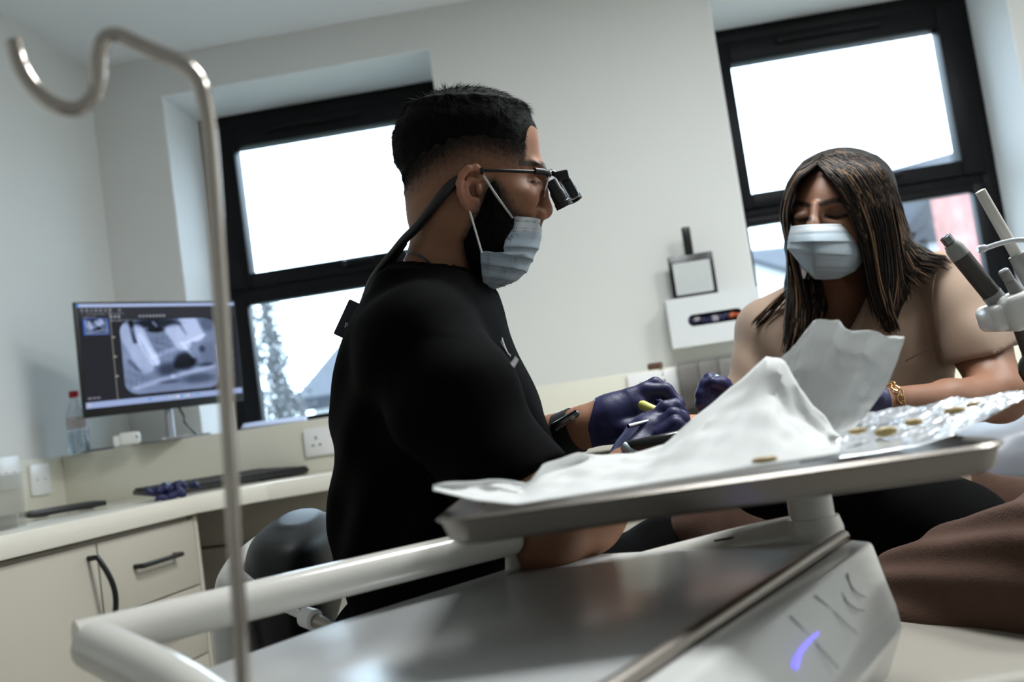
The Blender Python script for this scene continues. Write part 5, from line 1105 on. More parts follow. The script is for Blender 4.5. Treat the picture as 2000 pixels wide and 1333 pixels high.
# gold chain bracelet (links)
gb = thing('chain_bracelet', 'chunky gold chain bracelet on the wrist of the assistant', 'bracelet', tuple(at(1735, 783, 1.46)))
wc = cp(1736, 785, 1.458); wax = cp(1745, 785, 1.46)-cp(1715, 790, 1.45); wax /= np.linalg.norm(wax); p_ = np.cross(wax, [0, 0, 1.]); p_ /= np.linalg.norm(p_); q_ = np.cross(wax, p_)
for k in range(18):
    th = 2*math.pi*k/18; rad = math.cos(th)*p_+math.sin(th)*q_; tan = -math.sin(th)*p_+math.cos(th)*q_; c = wc+rad*.0262; s_ = wax if k % 2 else (wax*.5+rad*.8); P = [c2w((c+tan*.0062*math.cos(a)+s_*.0058*math.sin(a))[None])[0] for a in np.linspace(0, 2*math.pi, 13)]
    tube('chain_link', P, .0014, gold, gb, 6)
yel = mat('yellow_silicone', (.80, .78, .18), .35)
tl = thing('dental_mirror', 'yellow handled instrument held between both gloved hands', 'instrument', tuple(at(1268, 798, 1.29)))
def cseg(name, p, q, prof, m, parent): return seg(name, c2w(cp(*p)[None])[0], c2w(cp(*q)[None])[0], prof, m, parent)
cseg('handle', (1249, 789, 1.290), (1300, 813, 1.272), [(0, 0), (.0042, .0), (.0064, .10), (.0064, .7), (.0050, 1), (0, 1)], yel, tl)
tl2 = thing('steel_probe', 'thin steel probe held in the nearer glove of the dentist', 'instrument', tuple(at(1240, 830, 1.19)))
cseg('handle', (1227, 833, 1.190), (1335, 806, 1.245), [(0, 0), (.0026, 0), (.0028, .05), (.0026, .95), (0, 1)], rim, tl2)
tl3 = thing('suction_wand', 'pale grey suction wand in the fist of the assistant', 'instrument', tuple(at(1398, 745, 1.46)))
cseg('handle', (1396, 733, 1.468), (1392, 790, 1.478), [(0, 0), (.006, 0), (.0085, .1), (.0085, 1), (0, 1)], mat('pale_blue_plastic', (.35, .45, .5), .35), tl3)
# eyewear of the patient (dark strip below the gloves)
gg = thing('safety_glasses', 'black safety glasses on the patient under the gloves', 'glasses', tuple(at(1280, 868, 1.30)))
wtube('frame', [(1222, 878, 1.165), (1250, 872, 1.155), (1300, 862, 1.145), (1352, 850, 1.15)], .0095, blk, gg, 10)
wtube('temple_tip', [(1218, 872, 1.160), (1232, 880, 1.155), (1250, 892, 1.15)], .006, mat('pale_blue_plastic', (.35, .45, .5), .35), gg, 10)
# ================================================================ monitor
mon = thing('computer_monitor', 'black computer monitor showing a dental x-ray', 'monitor', tuple(at(310, 870, 3.13)))
TL, BL, TR, BR = at(145, 590, 2.886), at(168, 818, 2.886), at(455, 588, 3.37), at(482, 782, 3.37)
ex = ((TR-TL)+(BR-BL))/2; Wm = np.linalg.norm(ex); ex /= Wm; ey = ((TL-BL)+(TR-BR))/2; Hm = np.linalg.norm(ey); ey = ey-ex*(ey@ex); ey /= np.linalg.norm(ey); ez = np.cross(ex, ey); cm_ = (TL+BL+TR+BR)/4
if ez@(CC-cm_) < 0: ez = -ez
Mm = frame(cm_, ex, ey)
def mp(a, b, c): return cm_+ex*a+ey*b+ez*c
mbox('housing', (Wm, Hm, .014), frame(mp(0, 0, -.009), ex, ey), mat('monitor_black', (.008, .008, .009), .4), mon, .003, 2)
mbox('rear_bulge', (Wm*.6, Hm*.55, .03), frame(mp(0, -.01, -.028), ex, ey), mat('monitor_black', (.008, .008, .009), .4), mon, .01, 3)
# screen picture as vertex colours on a fine flat grid
sx, sy = 330, 200; S_, T_ = np.meshgrid(np.linspace(0, 1, sx), np.linspace(0, 1, sy)); Sf, Tf = S_.ravel(), T_.ravel()
val = np.zeros((sx*sy, 3)); val[:] = (.010, .011, .016)
def put(m, c): val[m] = c
put(Tf < .15, (.022, .023, .03)); put(Tf < .032, (.36, .44, .68)); put((Tf < .032) & (Sf < .012), (.05, .25, .7))
rng = np.random.RandomState(5)
for k in range(9): 
    if k == 7: continue
    x0 = .025+k*.027; m = (np.abs(Sf-x0) < .009) & (np.abs(Tf-.062) < .014); put(m & (np.sin(Sf*900+k)+np.sin(Tf*500+k*2) > -.3), (.22, .23, .27))
for x0, x1, t0 in ((.02, .035, .098), (.05, .16, .098), (.17, .27, .098), (.03, .10, .128), (.185, .32, .165)): m = (Sf > x0) & (Sf < x1) & (np.abs(Tf-t0) < .006) & (np.sin(Sf*1100) > -.2); put(m, (.20, .21, .25))
for x0 in list(np.arange(.19, .25, .022))+list(np.arange(.36, .52, .0215)): put(((Sf-x0)/.0065)**2+((Tf-.128)/.010)**2 < 1, (.34, .36, .42))
put((np.abs(Sf-.098) < .072) & (np.abs(Tf-.222) < .078), (.03, .10, .45))
put(np.abs(Sf-.183-.0*Tf) < .0022, (.30, .30, .24)); 
for t0 in (.33, .52, .71): put((np.abs(Sf-.192) < .008) & (np.abs(Tf-t0) < .005), (.45, .45, .42))
put((Sf < .185) & (Tf > .150) & (np.abs(Sf-.183) < .0022), (.30, .30, .24))
def xr(a, b, seed=3):
    n = lambda f, s: nz3(np.stack([a, b, a*0], -1), f, s)
    v = .46+.05*n(9, 1)+.035*n(40, 2)+.02*n(120, 3)
    def cap(p, q, w, amp, soft=.5):
        p = np.array(p); q = np.array(q); e = q-p; t = np.clip(((a-p[0])*e[0]+(b-p[1])*e[1])/(e@e), 0, 1); d = np.hypot(a-p[0]-t*e[0], b-p[1]-t*e[1]); return amp*(1-sstep(w*(1-soft), w*(1+soft), d))
    def ell(c, r, amp, soft=.5): d = np.sqrt(((a-c[0])/r[0])**2+((b-c[1])/r[1])**2); return amp*(1-sstep(1-soft, 1+soft, d))
    v = v+cap((.04, .12), (.22, .66), .075, .22, .25)+cap((.165, .12), (.31, .58), .055, .34, .25)+cap((.19, .2), (.34, .62), .02, .15)
    v = v-cap((.105, .0), (.135, .30), .022, .55, .5)-cap((.06, .55), (.16, .70), .02, .18)-cap((.20, .35), (.27, .62), .008, .2)
    v = v-ell((.36, .05), (.24, .07), .40, .4)-ell((.35, .145), (.085, .035), .5, .4)+cap((.33, .04), (.36, .09), .012, .35)
    v = v+cap((.53, .16), (.62, .36), .085, .34, .25)+cap((.69, .02), (.76, .24), .095, .36, .2)-cap((.60, .05), (.66, .22), .012, .25)-ell((.90, .08), (.08, .10), .18)
    v = v+(.10*n(85, 6)-.06)*(ell((.40, .36), (.12, .16), 1.0)+ell((.12, .78), (.14, .16), .8))
    v = v+cap((.62, .36), (.86, .24), .02, .22)+cap((.60, .34), (.72, .55), .016, .22)-ell((.62, .60), (.115, .125), .42, .35)-ell((.44, .70), (.11, .10), .32, .6)-ell((.815, .44), (.035, .05), .25)-ell((.72, .62), (.05, .06), .14)
    v = v-ell((.90, .52), (.12, .18), .12)+cap((.30, .52), (.52, .42), .03, .16)+cap((.10, .92), (.48, .80), .03, .20)+cap((.48, .80), (.95, .70), .028, .22)-ell((.43, .87), (.10, .03), .22)-ell((.84, .67), (.09, .03), .25)-ell((.75, .86), (.18, .07), .25, .6)+cap((.985, .4), (.995, .85), .012, .3)
    return np.clip(v, .02, 1)
def xrput(s0, s1, t0, t1, rad, gain):
    a = (Sf-s0)/(s1-s0); b = (Tf-t0)/(t1-t0); q = np.abs(np.stack([a-.5, (b-.5)*.8], -1))-np.array([.5-rad, .4-rad]); d = np.hypot(np.maximum(q[:, 0], 0), np.maximum(q[:, 1], 0))-rad; m = (d < 0) & (a > 0) & (a < 1) & (b > 0) & (b < 1)
    v = xr(a[m], b[m])*gain; v = v*(1-.0*v); val[m] = np.stack([v**1.6*.50, v**1.5*.60, v**1.35*.88], -1)
xrput(.232, .858, .165, .905, .13, 1.12); xrput(.034, .162, .150, .294, .02, .9)
put(Tf > .940, (.30, .38, .62)); 
for x0, c in ((.02, (.6, .5, .5)), (.375, (.02, .25, .65)), (.50, (.45, .5, .6)), (.53, (.5, .5, .5)), (.553, (.9, .85, .7)), (.577, (.02, .25, .65)), (.60, (.3, .6, .4)), (.622, (.7, .5, .55)), (.645, (.2, .3, .5)), (.668, (.2, .3, .5)), (.690, (.05, .3, .65))): put(((Sf-x0)/.0075)**2+((Tf-.968)/.011)**2 < 1, c)
for t0 in (.55, .62, .69, .80): put((np.abs(Sf-.955) < .004) & (np.abs(Tf-t0) < .006), (.25, .3, .35))
for x0 in (.025, .05, .075): put((np.abs(Sf-x0) < .01) & (np.abs(Tf-.905) < .006), (.2, .2, .25))
bz = .006; V = [mp(-Wm/2+bz+s*(Wm-2*bz), Hm/2-bz-t*(Hm-bz-.027), .0) for s, t in zip(Sf, Tf)]; ii = np.arange(sx*sy).reshape(sy, sx)
F = np.stack([ii[:-1, :-1], ii[1:, :-1], ii[1:, 1:], ii[:-1, 1:]], -1).reshape(-1, 4)
scm = mat('screen_image', (.1, .1, .1), .35, attr=True, emit=.85, spec=.12)
b_ = scm.node_tree.nodes['Principled BSDF']
for l in list(scm.node_tree.links):
    if l.to_socket == b_.inputs['Base Color']: scm.node_tree.links.remove(l)
b_.inputs['Base Color'].default_value = (.01, .01, .012, 1)
mesh('screen', np.array(V)-np.array(ez)*.0015+ez*.0, F, scm, mon, False, None, val)['label'] = 'screen with a dental x-ray of molars'
st0 = mp(.02, -Hm/2+.06, -.045); base = np.array([st0[0], st0[1], LZ])
silv = mat('monitor_silver', (.30, .31, .33), .35, metal=.6)
tube('stand_neck', [st0, st0*.6+base*.4, base+np.array([0, 0, .006])], [.020, .020, .022], silv, mon, 14, .55)
prism('stand_foot', rrect(.20, .16, .02), Matrix.Translation((base[0], base[1], LZ+.0005)) @ Matrix.Rotation(math.atan2(ex[1], ex[0]), 4, 'Z'), .008, silv, mon, .002)
tube('power_cable', catmull([mp(.04, -Hm/2+.02, -.03), mp(.06, -Hm/2-.03, -.02), base+np.array([.05, 0, .05]), base+np.array([.06, .06, .006])], 6), .004, blk, mon, 8)
# ================================================================ things on the ledge
clearp = glassmat('clear_plastic', (.93, .95, .97), .12, .08); redp = mat('red_cap', (.42, .012, .015), .4); labm = mat('bottle_label', (.55, .50, .52), .6, var=.5, vscale=60)
bt = at(157, 884, 3.12); bt = np.array([bt[0], bt[1], LZ+.0006]); bo = thing('water_bottle', 'clear water bottle with red cap beside the monitor', 'bottle', tuple(bt)); Mb_ = Matrix.Translation(Vector(bt))
lathe('bottle', [(0, 0), (.027, 0), (.031, .006), (.031, .05), (.029, .058), (.031, .066), (.031, .075), (.031, .115), (.029, .130), (.018, .158), (.0125, .168), (.0125, .180), (0, .180)], Mb_, clearp, bo)
lathe('water', [(0, .003), (.026, .003), (.029, .008), (.029, .070), (0, .0705)], Mb_, glassmat('water_fill', (.82, .88, .93), .05), bo)
lathe('label_band', [(.0312, .078), (.0314, .079), (.0314, .112), (.0312, .113)], Mb_, labm, bo); lathe('cap', [(0, .176), (.0145, .176), (.0148, .180), (.0148, .193), (.013, .196), (0, .196)], Mb_, redp, bo)
c = at(236, 862, 3.0); tag_ = thing('plug_adaptor', 'white plug adaptor lying on the ledge by the monitor foot', 'adaptor', (c[0], c[1], LZ)); 
M_ = Matrix.Translation((c[0], c[1]+.06, LZ+.0215)) @ Matrix.Rotation(.3, 4, 'Z'); mbox('body', (.062, .04, .040), M_, wh2, tag_, .010, 3); mbox('pin_face', (.020, .034, .034), M_ @ Matrix.Translation((-.038, 0, -.003)), wh2, tag_, .006, 3)
mbox('status_slot', (.003, .003, .010), M_ @ Matrix.Translation((.024, -.0205, .003)), blk, tag_)
c0_ = at(262, 868, 3.02); c1_ = at(330, 852, 3.05); ru = mbox('steel_ruler', (np.linalg.norm((c1_-c0_)[:2])+.03, .03, .010), Matrix.Translation(((c0_[0]+c1_[0])/2, 3.05, LZ+.0056)), whm, None, .002); tag(ru, 'slim white sensor case lying under the monitor', 'case')
tw_ = at(108, 890, 3.02); V = []; F = []
for k in range(7):
    p = np.array([tw_[0]+.012*k+.01, 3.03+.01*math.sin(k*2), LZ+.0025]); v, f = tubeVF([p, p+np.array([.02, .012*math.cos(k), .003]), p+np.array([.035, -.01*math.sin(k), .001])], .002, 5); o = len(V); V += v; F += [tuple(i+o for i in ff) for ff in f]
tag(mesh('dried_twigs', V, F, mat('brown_twig', (.06, .03, .025), .8)), 'bits of dark brown twig on the ledge in front of the bottle', 'twigs')
pc = at(525, 831, 3.12); pp = sheet('paper_sheet', 'bluish white papers lying on the window ledge', 'paper', [(470, 838, 3.08), (560, 826, 3.08), (600, 821, 3.08)], [(475, 828, 3.3), (520, 822, 3.3), (600, 812, 3.3)], mat('bluish_paper', (.55, .58, .78), .7), .004, 3, 20, 8, 0, 6)
# ================================================================ desk items
keyb = mat('keyboard_black', (.012, .012, .014), .35); keyc = mat('keycap_black', (.02, .02, .022), .4)
ka = atZ(318, 972, TZ+.004); kb = atZ(608, 922, TZ+.004); kx = kb-ka; kx[2] = 0; Lk = .44; kx /= np.linalg.norm(kx); kc = (ka+kb)/2; ky = np.array([-kx[1], kx[0], 0]); kc = kc+ky*.078
kb_ = thing('keyboard', 'black computer keyboard at the back of the desk', 'keyboard', (kc[0], kc[1], TZ)); Lk = np.linalg.norm((kb-ka)[:2]); tilt = Matrix.Rotation(.10, 4, 'X')
Mk = frame((kc[0], kc[1], TZ+.018), kx, ky) @ tilt; mbox('base', (Lk, .145, .014), Mk, keyb, kb_, .004, 2)
bm = bmesh.new(); nc = 20
for r in range(6):
    for q in range(nc):
        if r == 0 and 4 <= q <= 9: continue
        addbox(bm, (Lk/nc*.82, .017, .006), Mk @ Matrix.Translation((-Lk/2+Lk/nc*(q+.5), -.058+r*.0225, .0098)), .0012, 1)
    if r == 0: addbox(bm, (Lk/nc*5.8, .017, .006), Mk @ Matrix.Translation((-Lk/2+Lk/nc*7, -.058, .0098)), .0012, 1)
ko = bmobj('keycaps', bm, keyc, kb_); ko['kind'] = 'stuff'
for sgn in (-1, 1): mbox('foot', (.03, .012, .018), frame((kc[0], kc[1], TZ+.0095), kx, ky) @ Matrix.Translation((sgn*Lk*.35, .05, .0)), keyb, kb_)
mc = atZ(634, 919, TZ); ms = thing('computer_mouse', 'black computer mouse at the right end of the keyboard', 'mouse', (mc[0], mc[1]+.04, TZ))
bm = bmesh.new(); bmesh.ops.create_uvsphere(bm, u_segments=28, v_segments=18, radius=1)
for v in bm.verts: v.co = Vector((v.co.x*.034, v.co.y*.055, max(v.co.z, -.02)*.036+.0012))
bmesh.ops.transform(bm, matrix=Matrix.Translation((mc[0], mc[1]+.05, TZ)) @ Matrix.Rotation(-1.1, 4, 'Z'), verts=bm.verts[:]); bmobj('shell', bm, keyb, ms)
lathe('scroll_wheel', [(0, -.003), (.006, -.003), (.006, .003), (0, .003)], Matrix.Translation((mc[0]+.03, mc[1]+.062, TZ+.032)) @ Matrix.Rotation(1.57, 4, 'X'), greym, ms, 14)
# crumpled glove on the desk
g0_ = atZ(358, 972, TZ); S = Sdf((g0_-np.array([.12, .12, .03])), (g0_+np.array([.12, .14, .10])), .0026)
rng = np.random.RandomState(12); gx = tdir*.0+kx
for k in range(9):
    a = g0_+gx*rng.uniform(-.055, .05)+ky*rng.uniform(-.0, .05)+np.array([0, 0, .014+rng.uniform(0, .026)]); b = a+gx*rng.uniform(-.03, .03)+ky*rng.uniform(-.02, .03)+np.array([0, 0, rng.uniform(-.008, .006)]); S.cap(a, b, rng.uniform(.010, .017), rng.uniform(.007, .012), .006)
S.cap(g0_+gx*-.07+np.array([0, 0, .007]), g0_+gx*.0+np.array([0, 0, .010]), .007, .010, .006); Xg, Yg, Zg = S.grid(); S.f += (.0030*np.sin(190*Xg+90*Yg)*np.cos(150*Zg+80*Xg)).astype(np.float32); S.clip(np.broadcast_to(TZ+.0006-Zg, S.f.shape))
v, f = S.nets(1); tag(mesh('nitrile_glove', v, [tuple(q) for q in f.tolist()], glove), 'crumpled indigo nitrile glove lying on the desk by the keyboard', 'glove')
# black clipboard-like bar
b0 = atZ(60, 1016, TZ+.001); b1 = atZ(210, 990, TZ+.001); bx_ = b1-b0; Lb = np.linalg.norm(bx_); bx_ /= Lb; by_ = np.array([-bx_[1], bx_[0], 0]); hb = thing('card_reader', 'slim black device resting on the left worktop', 'device', ((b0+b1)/2)[:3])
Mb2 = frame((b0+b1)/2+by_*.03+np.array([0, 0, .012]), bx_, by_) @ Matrix.Rotation(.06, 4, 'X'); mbox('casing', (Lb, .06, .014), Mb2, keyb, hb, .004, 2); mbox('screen', (Lb*.8, .045, .001), Mb2 @ Matrix.Translation((0, 0, .0075)), blk, hb)
for k in (-1, 1): mbox('foot', (.02, .04, .007), frame((b0+b1)/2+by_*.03+np.array([0, 0, .0045]), bx_, by_) @ Matrix.Translation((k*Lb*.3, 0, 0)), keyb, hb)
# acrylic tray at left edge
acr = glassmat('clear_acrylic', (.96, .97, .98), .10, .08)
a0 = atZ(50, 1028, TZ); ac = thing('acrylic_box', 'clear acrylic box with a lid at the left edge of the worktop', 'box', (a0[0]-.07, a0[1]-.1, TZ)); X0, X1, Y0, Y1 = a0[0]-.14, a0[0]+.005, a0[1]-.22, a0[1]; hh = .115; tk = .004
box('front_pane', (X1-tk, Y0, TZ+.0005), (X1, Y1, TZ+hh), acr, ac); box('back_pane', (X0, Y0, TZ+.0005), (X0+tk, Y1, TZ+hh), acr, ac); box('end_pane', (X0+tk, Y1-tk, TZ+.0005), (X1-tk, Y1, TZ+hh), acr, ac); box('end_pane', (X0+tk, Y0, TZ+.0005), (X1-tk, Y0+tk, TZ+hh), acr, ac)
mbox('lid', (X1-X0+.012, Y1-Y0+.012, .004), Matrix.Translation(((X0+X1)/2, (Y0+Y1)/2, TZ+hh+.0025)), acr, ac); box('black_insert', (X0+.01, Y0+.01, TZ+.001), (X1-.01, Y1-.02, TZ+.03), keyb, ac, .003)
# ================================================================ sockets
def plate(name, lab, M, w, h, pins, cat='socket', group=None):
    t = thing(name, lab, cat, tuple(M.translation), group); p = prism('face_plate', rrect(w, h, .006), M, .009, whm, t, .0015); 
    for (x, y, pw, ph) in pins: mbox('pin_hole', (pw, ph, .002), M @ Matrix.Translation((x, y, .0092)), mat('hole_dark', (.015, .015, .015), .7), t)
    return t
P_ = atY(641, 860, LY); Mw_ = frame((P_[0], LY-.0005, P_[2]), (1, 0, 0), (0, 0, 1))
UK = lambda cx: [(cx, .012, .005, .009), (cx-.011, -.010, .008, .004), (cx+.011, -.010, .008, .004)]
plate('wall_socket', 'white three pin socket on the ledge front beside the dentist', Mw_ , .146, .086, UK(-.035)+UK(.035))
P_ = atX(75, 938, XL+.018); Ml_ = frame((XL+.0185, P_[1], P_[2]), (0, -1, 0), (0, 0, 1)); Ml_ = frame((XL+.0185, P_[1], P_[2]), (0, 1, 0), (0, 0, 1))
plate('light_switch', 'white wall plate on the left splashback right of the acrylic box', frame((XL+.0185, P_[1], P_[2]), (0, 1, 0), (0, 0, 1)), .10, .092, [(-.02, 0, .004, .004), (.02, 0, .004, .004)])
P_ = atX(14, 925, XL+.018); plate('light_switch', 'white wall plate on the left splashback behind the acrylic box', frame((XL+.0185, P_[1], P_[2]), (0, 1, 0), (0, 0, 1)), .10, .092, [(-.02, 0, .004, .004), (.02, 0, .004, .004)])
P_ = atY(1262, 757, LY); plate('wall_socket', 'white double socket on the ledge front behind the gloved hands', frame((P_[0]+.02, LY-.0005, P_[2]), (1, 0, 0), (0, 0, 1)), .146, .086, UK(-.035)+UK(.035))
# brown trinket with a chain on the ledge edge
P_ = atY(1280, 715, LY); tk_ = thing('key_chain', 'brown tag with a hanging chain on the ledge above the socket', 'key chain', tuple(P_)); brn = mat('brown_leather', (.10, .045, .03), .6); brz = mat('bronze', (.28, .20, .12), .4, metal=.8)
mbox('tag', (.045, .03, .020), Matrix.Translation((P_[0], LY+.018, LZ+.0105)), brn, tk_, .005, 3)
for k in range(7):
    c = np.array([P_[0]+.014+.0035*k*.5, LY-.006, LZ+.004-.0105*k]); q = [c+np.array([.005*math.cos(a) if k % 2 else 0, .005*math.cos(a) if not k % 2 else 0, .0075*math.sin(a)]) for a in np.linspace(0, 2*math.pi, 11)]; tube('chain_link', q, .0014, brz, tk_, 6)
mbox('pendant', (.016, .006, .035), Matrix.Translation((P_[0]+.03, LY-.008, LZ-.085)), brz, tk_, .003, 2)
# ================================================================ glove dispenser and hand mirror on the wall
DY = 3.39; p0 = atY(1300, 587, DY); p1 = atY(1475, 560, DY); p2 = atY(1315, 682, DY); dw = p1[0]-p0[0]+.01; dh = p0[2]-p2[2]; dcx = p0[0]+dw/2; dcz = p0[2]-dh/2
dis = thing('glove_dispenser', 'white wall mounted glove box dispenser with rounded slot', 'dispenser', (dcx, DY+.05, p2[2])); dm = mat('white_dispenser', (.70, .72, .74), .3)
a1 = atY(1344, 628, DY); a2 = atY(1450, 606, DY); scx = (a1[0]+a2[0])/2-dcx; scz = (atY(1397, 620, DY)[2])-dcz; sw = a2[0]-a1[0]; sh = .040
outer = []; slot = rrect(sw, sh, sh/2-.0005, 8, scx, scz); 
for (x, y) in slot:
    ax, ay = x-scx, y-scz; k = min((dw/2-(scx if ax > 0 else -scx))/max(abs(ax), 1e-6), (dh/2-(scz if ay > 0 else -scz))/max(abs(ay), 1e-6)); outer.append((scx+ax*k, scz+ay*k))
cor = [(dw/2, dh/2), (-dw/2, dh/2), (-dw/2, -dh/2), (dw/2, -dh/2)]
for cx_, cy_ in cor:
    i = min(range(len(outer)), key=lambda q: (outer[q][0]-cx_)**2+(outer[q][1]-cy_)**2); outer[i] = (cx_, cy_)
Mf = lambda x, z, y: (dcx+x, y, dcz+z); n = len(slot); V = [Mf(x, z, DY) for x, z in outer]+[Mf(x, z, DY) for x, z in slot]+[Mf(x, z, DY+.004) for x, z in slot]+[Mf(x, z, DY+.004) for x, z in outer]
F = []
for k in range(n):
    q = (k+1) % n; F += [(k, q, n+q, n+k), (n+k, n+q, 2*n+q, 2*n+k), (2*n+k, 2*n+q, 3*n+q, 3*n+k)]
mesh('front_panel', V, F, dm, dis, False)
for nm_, lo, hi in (('side_panel', (-dw/2, -dh/2, 0), (-dw/2+.003, dh/2, 1)), ('side_panel', (dw/2-.003, -dh/2, 0), (dw/2, dh/2, 1)), ('top_panel', (-dw/2+.003, dh/2-.003, 0), (dw/2-.003, dh/2, 1)), ('bottom_panel', (-dw/2+.003, -dh/2, 0), (dw/2-.003, -dh/2+.003, 1))):
    box(nm_, (dcx+lo[0], DY+.0042, dcz+lo[1]), (dcx+hi[0], YB-.001, dcz+hi[1]), dm, dis)
box('glove_carton', (dcx-dw/2+.006, DY+.035, dcz-dh/2+.006), (dcx+dw/2-.006, YB-.003, dcz+dh/2-.006), mat('navy_carton', (.015, .018, .06), .5), dis)
rng = np.random.RandomState(8)
for k in range(9):
    bm = bmesh.new(); bmesh.ops.create_icosphere(bm, subdivisions=2, radius=1); s = (.016, .009, .012)
    for v in bm.verts: v.co = Vector((v.co.x*s[0], v.co.y*s[1], v.co.z*s[2]))*(1+.25*math.sin(v.co.x*9+k)*math.cos(v.co.z*8))
    xx = -sw/2+.012+k*(sw-.024)/8; bmesh.ops.transform(bm, matrix=Matrix.Translation((dcx+scx+xx, DY+.024, dcz+scz+rng.uniform(-.006, .006))) @ Matrix.Rotation(rng.uniform(-1, 1), 4, 'Y'), verts=bm.verts[:])
    bmobj('carton_print', bm, mat('orange_print', (.50, .10, .03), .5) if k >= 7 else (mat('pale_print', (.35, .33, .36), .5) if k in (1, 4) else mat('navy_carton', (.015, .018, .06), .5)), dis)
hm_ = thing('hand_mirror', 'square black framed hand mirror standing on the glove dispenser', 'mirror', (dcx, 3.43, p0[2]))
MY = 3.44; m0, m1, m2, m3 = (atY(u, v, MY) for u, v in ((1300, 497), (1388, 487), (1403, 568), (1316, 580))); mc_ = (m0+m1+m2+m3)/4; mw = (m1[0]-m0[0]+m2[0]-m3[0])/2; mh = (m0[2]-m3[2]+m1[2]-m2[2])/2
mc_[2] = p0[2]+mh/2+.001
Mh = frame(mc_, (1, 0, 0), (0, -.04, 1)); fr_ = prism('frame', rrect(mw, mh, .003), Mh, .010, blk, hm_, .001)
mbox('handle', (.030, .10, .012), Mh @ Matrix.Translation((0, mh/2+.045, .005)), blk, hm_, .005, 3)
prism('mirror_glass', rrect(mw*.83, mh*.74, .004), Mh @ Matrix.Translation((0, -mh*.045, .0102)), .0008, mat('mirror_glass', (.66, .69, .69), .3, metal=.25, var=.06, vscale=20), hm_)  # pale base colour stands in for a bright reflection in the glass
ring_ = [np.array(Mh @ Vector((.009*math.cos(a), mh/2-.016+.009*math.sin(a), .011))) for a in np.linspace(0, 2*math.pi, 25)]; tube('emblem', ring_, .0007, rim, hm_, 5)
lathe('emblem_dot', [(0, 0), (.0025, 0), (.0022, .0008), (0, .001)], Mh @ Matrix.Translation((0, mh/2-.016, .0102)), rim, hm_, 12)
# ================================================================ acrylic organiser on the worktop behind the hands
OY = 2.93; q0 = atY(1322, 708, OY); q1 = atY(1442, 690, OY); ow = q1[0]-q0[0]; oh_ = q0[2]-TZ; og = thing('acrylic_organiser', 'clear acrylic organiser standing behind the gloved hands', 'organiser', (q0[0]+ow/2, OY+.03, TZ)); acr2 = glassmat('acrylic_pale', (.96, .965, .985), .10, .12)
box('front_pane', (q0[0], OY, TZ+.001), (q0[0]+ow, OY+.003, TZ+oh_), acr2, og); box('back_pane', (q0[0], OY+.06, TZ+.001), (q0[0]+ow, OY+.063, TZ+oh_), acr2, og)
for k in range(4): box('divider', (q0[0]+k*(ow-.003)/3, OY+.0032, TZ+.001), (q0[0]+k*(ow-.003)/3+.003, OY+.0598, TZ+oh_), acr2, og)
box('rim', (q0[0]-.004, OY-.002, TZ+oh_+.0002), (q0[0]+ow+.004, OY+.001, TZ+oh_+.005), acr2, og); box('black_holder', (q0[0]+.012, OY+.006, TZ+.0015), (q0[0]+ow*.6, OY+.055, TZ+.035), keyb, og, .004)
# ================================================================ stools and visitor chair
blackl = mat('black_leatherette', (.014, .014, .016), .48, bump=.06, bscale=500); shellw = mat('white_shell', (.72, .71, .68), .3)
def stool(lab, pos, sz, backrest):
    t = thing('operator_stool', lab, 'stool', (pos[0], pos[1], 0))
    lathe('seat', [(0, 0), (.17, 0), (.185, .015), (.185, .045), (.165, .065), (0, .072)], Matrix.Translation((pos[0], pos[1], sz)), blackl, t, 32)
    lathe('column', [(0, 0), (.026, 0), (.026, .25), (.018, .26), (.018, sz-.06), (0, sz-.06)], Matrix.Translation((pos[0], pos[1], .06)), hdlm, t, 18)
    for k in range(5):
        a = k*2*math.pi/5+.2; e = (pos[0]+.24*math.cos(a), pos[1]+.24*math.sin(a), .06); tube('base_leg', [(pos[0], pos[1], .085), e], [.022, .014], greym, t, 10, .6); lathe('castor', [(0, 0), (.012, 0), (.024, .012), (.024, .034), (.012, .046), (0, .046)], Matrix.Translation((e[0], e[1], .0)), blk, t, 14)
    return t
hipw = c2w(cp(800, 1290, 1.34)[None])[0]
st = stool('operator stool with black padded backrest and white shell behind the dentist', hipw, hipw[2]-.175, True)
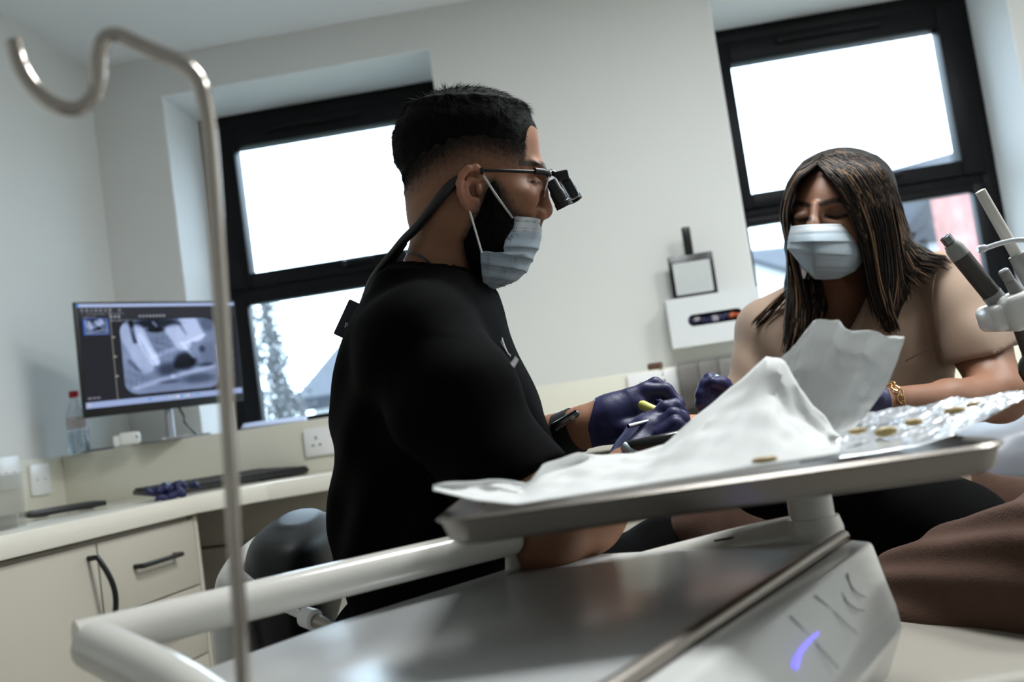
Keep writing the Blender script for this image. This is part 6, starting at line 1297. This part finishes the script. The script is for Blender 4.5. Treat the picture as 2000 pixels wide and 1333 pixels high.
S = Sdf(np.array((-.42, -.50, 1.25)), np.array((-.23, -.23, 1.65)), .005)
S.loft([(1014, 560, 610, .05), (1022, 530, 632, .10), (1040, 508, 648, .135), (1075, 500, 658, .15), (1130, 508, 661, .155), (1200, 528, 655, .15), (1250, 540, 640, .135), (1275, 560, 620, .09)], 1.45, .012, 2.6); S.ell(cp(585, 1050, 1.45), (.045, .03, .12), .02)
X, Y, Z = S.grid(); cmesh('backrest_pad', [S.nets(2)], blackl, st)
S = Sdf(np.array((-.45, -.52, 1.25)), np.array((-.30, -.25, 1.65)), .005)
S.loft([(1046, 508, 530, .06), (1060, 478, 532, .12), (1090, 462, 520, .14), (1150, 452, 528, .15), (1230, 452, 540, .145), (1290, 460, 548, .12), (1310, 480, 540, .08)], 1.45, .012, 3.0); cmesh('backrest_shell', [S.nets(2)], shellw, st)
sb = c2w(cp(500, 1280, 1.45)[None])[0]; tube('backrest_post', catmull([sb, sb+np.array([0, 0, -.12]), np.array([hipw[0], hipw[1], hipw[2]-.18])], 6), .016, hdlm, st, 10)
aw = c2w(cp(1720, 1060, 1.84)[None])[0]; stool('black round stool hidden under the assistant', aw, aw[2]-.17, False)
gch = thing('visitor_chair', 'grey plastic chair with thin metal legs behind the assistant', 'chair', tuple(at(1900, 1000, 2.3)*np.array([1, 1, 0]))); gp = mat('grey_shell', (.22, .23, .26), .4)
S = Sdf(np.array((.93, -.37, 2.05)), np.array((1.27, -.12, 2.6)), .008)
S.loft([(800, 1960, 2010, .15), (830, 1870, 2022, .19), (870, 1820, 2012, .20), (910, 1812, 1998, .20), (930, 1815, 1975, .19), (948, 1850, 1935, .16)], 2.32, .02, 2.8); cmesh('seat_shell', [S.nets(2)], gp, gch)
for (u, v, D) in ((1838, 935, 2.2), (1962, 920, 2.2), (1850, 930, 2.48), (1965, 915, 2.48)):
    a = at(u, v, D); b = np.array([a[0]+(.03 if u > 1900 else -.03), a[1]+(.02 if D > 2.3 else -.02), .0]); tube('leg', [a, b], .009, dgrey, gch, 10)
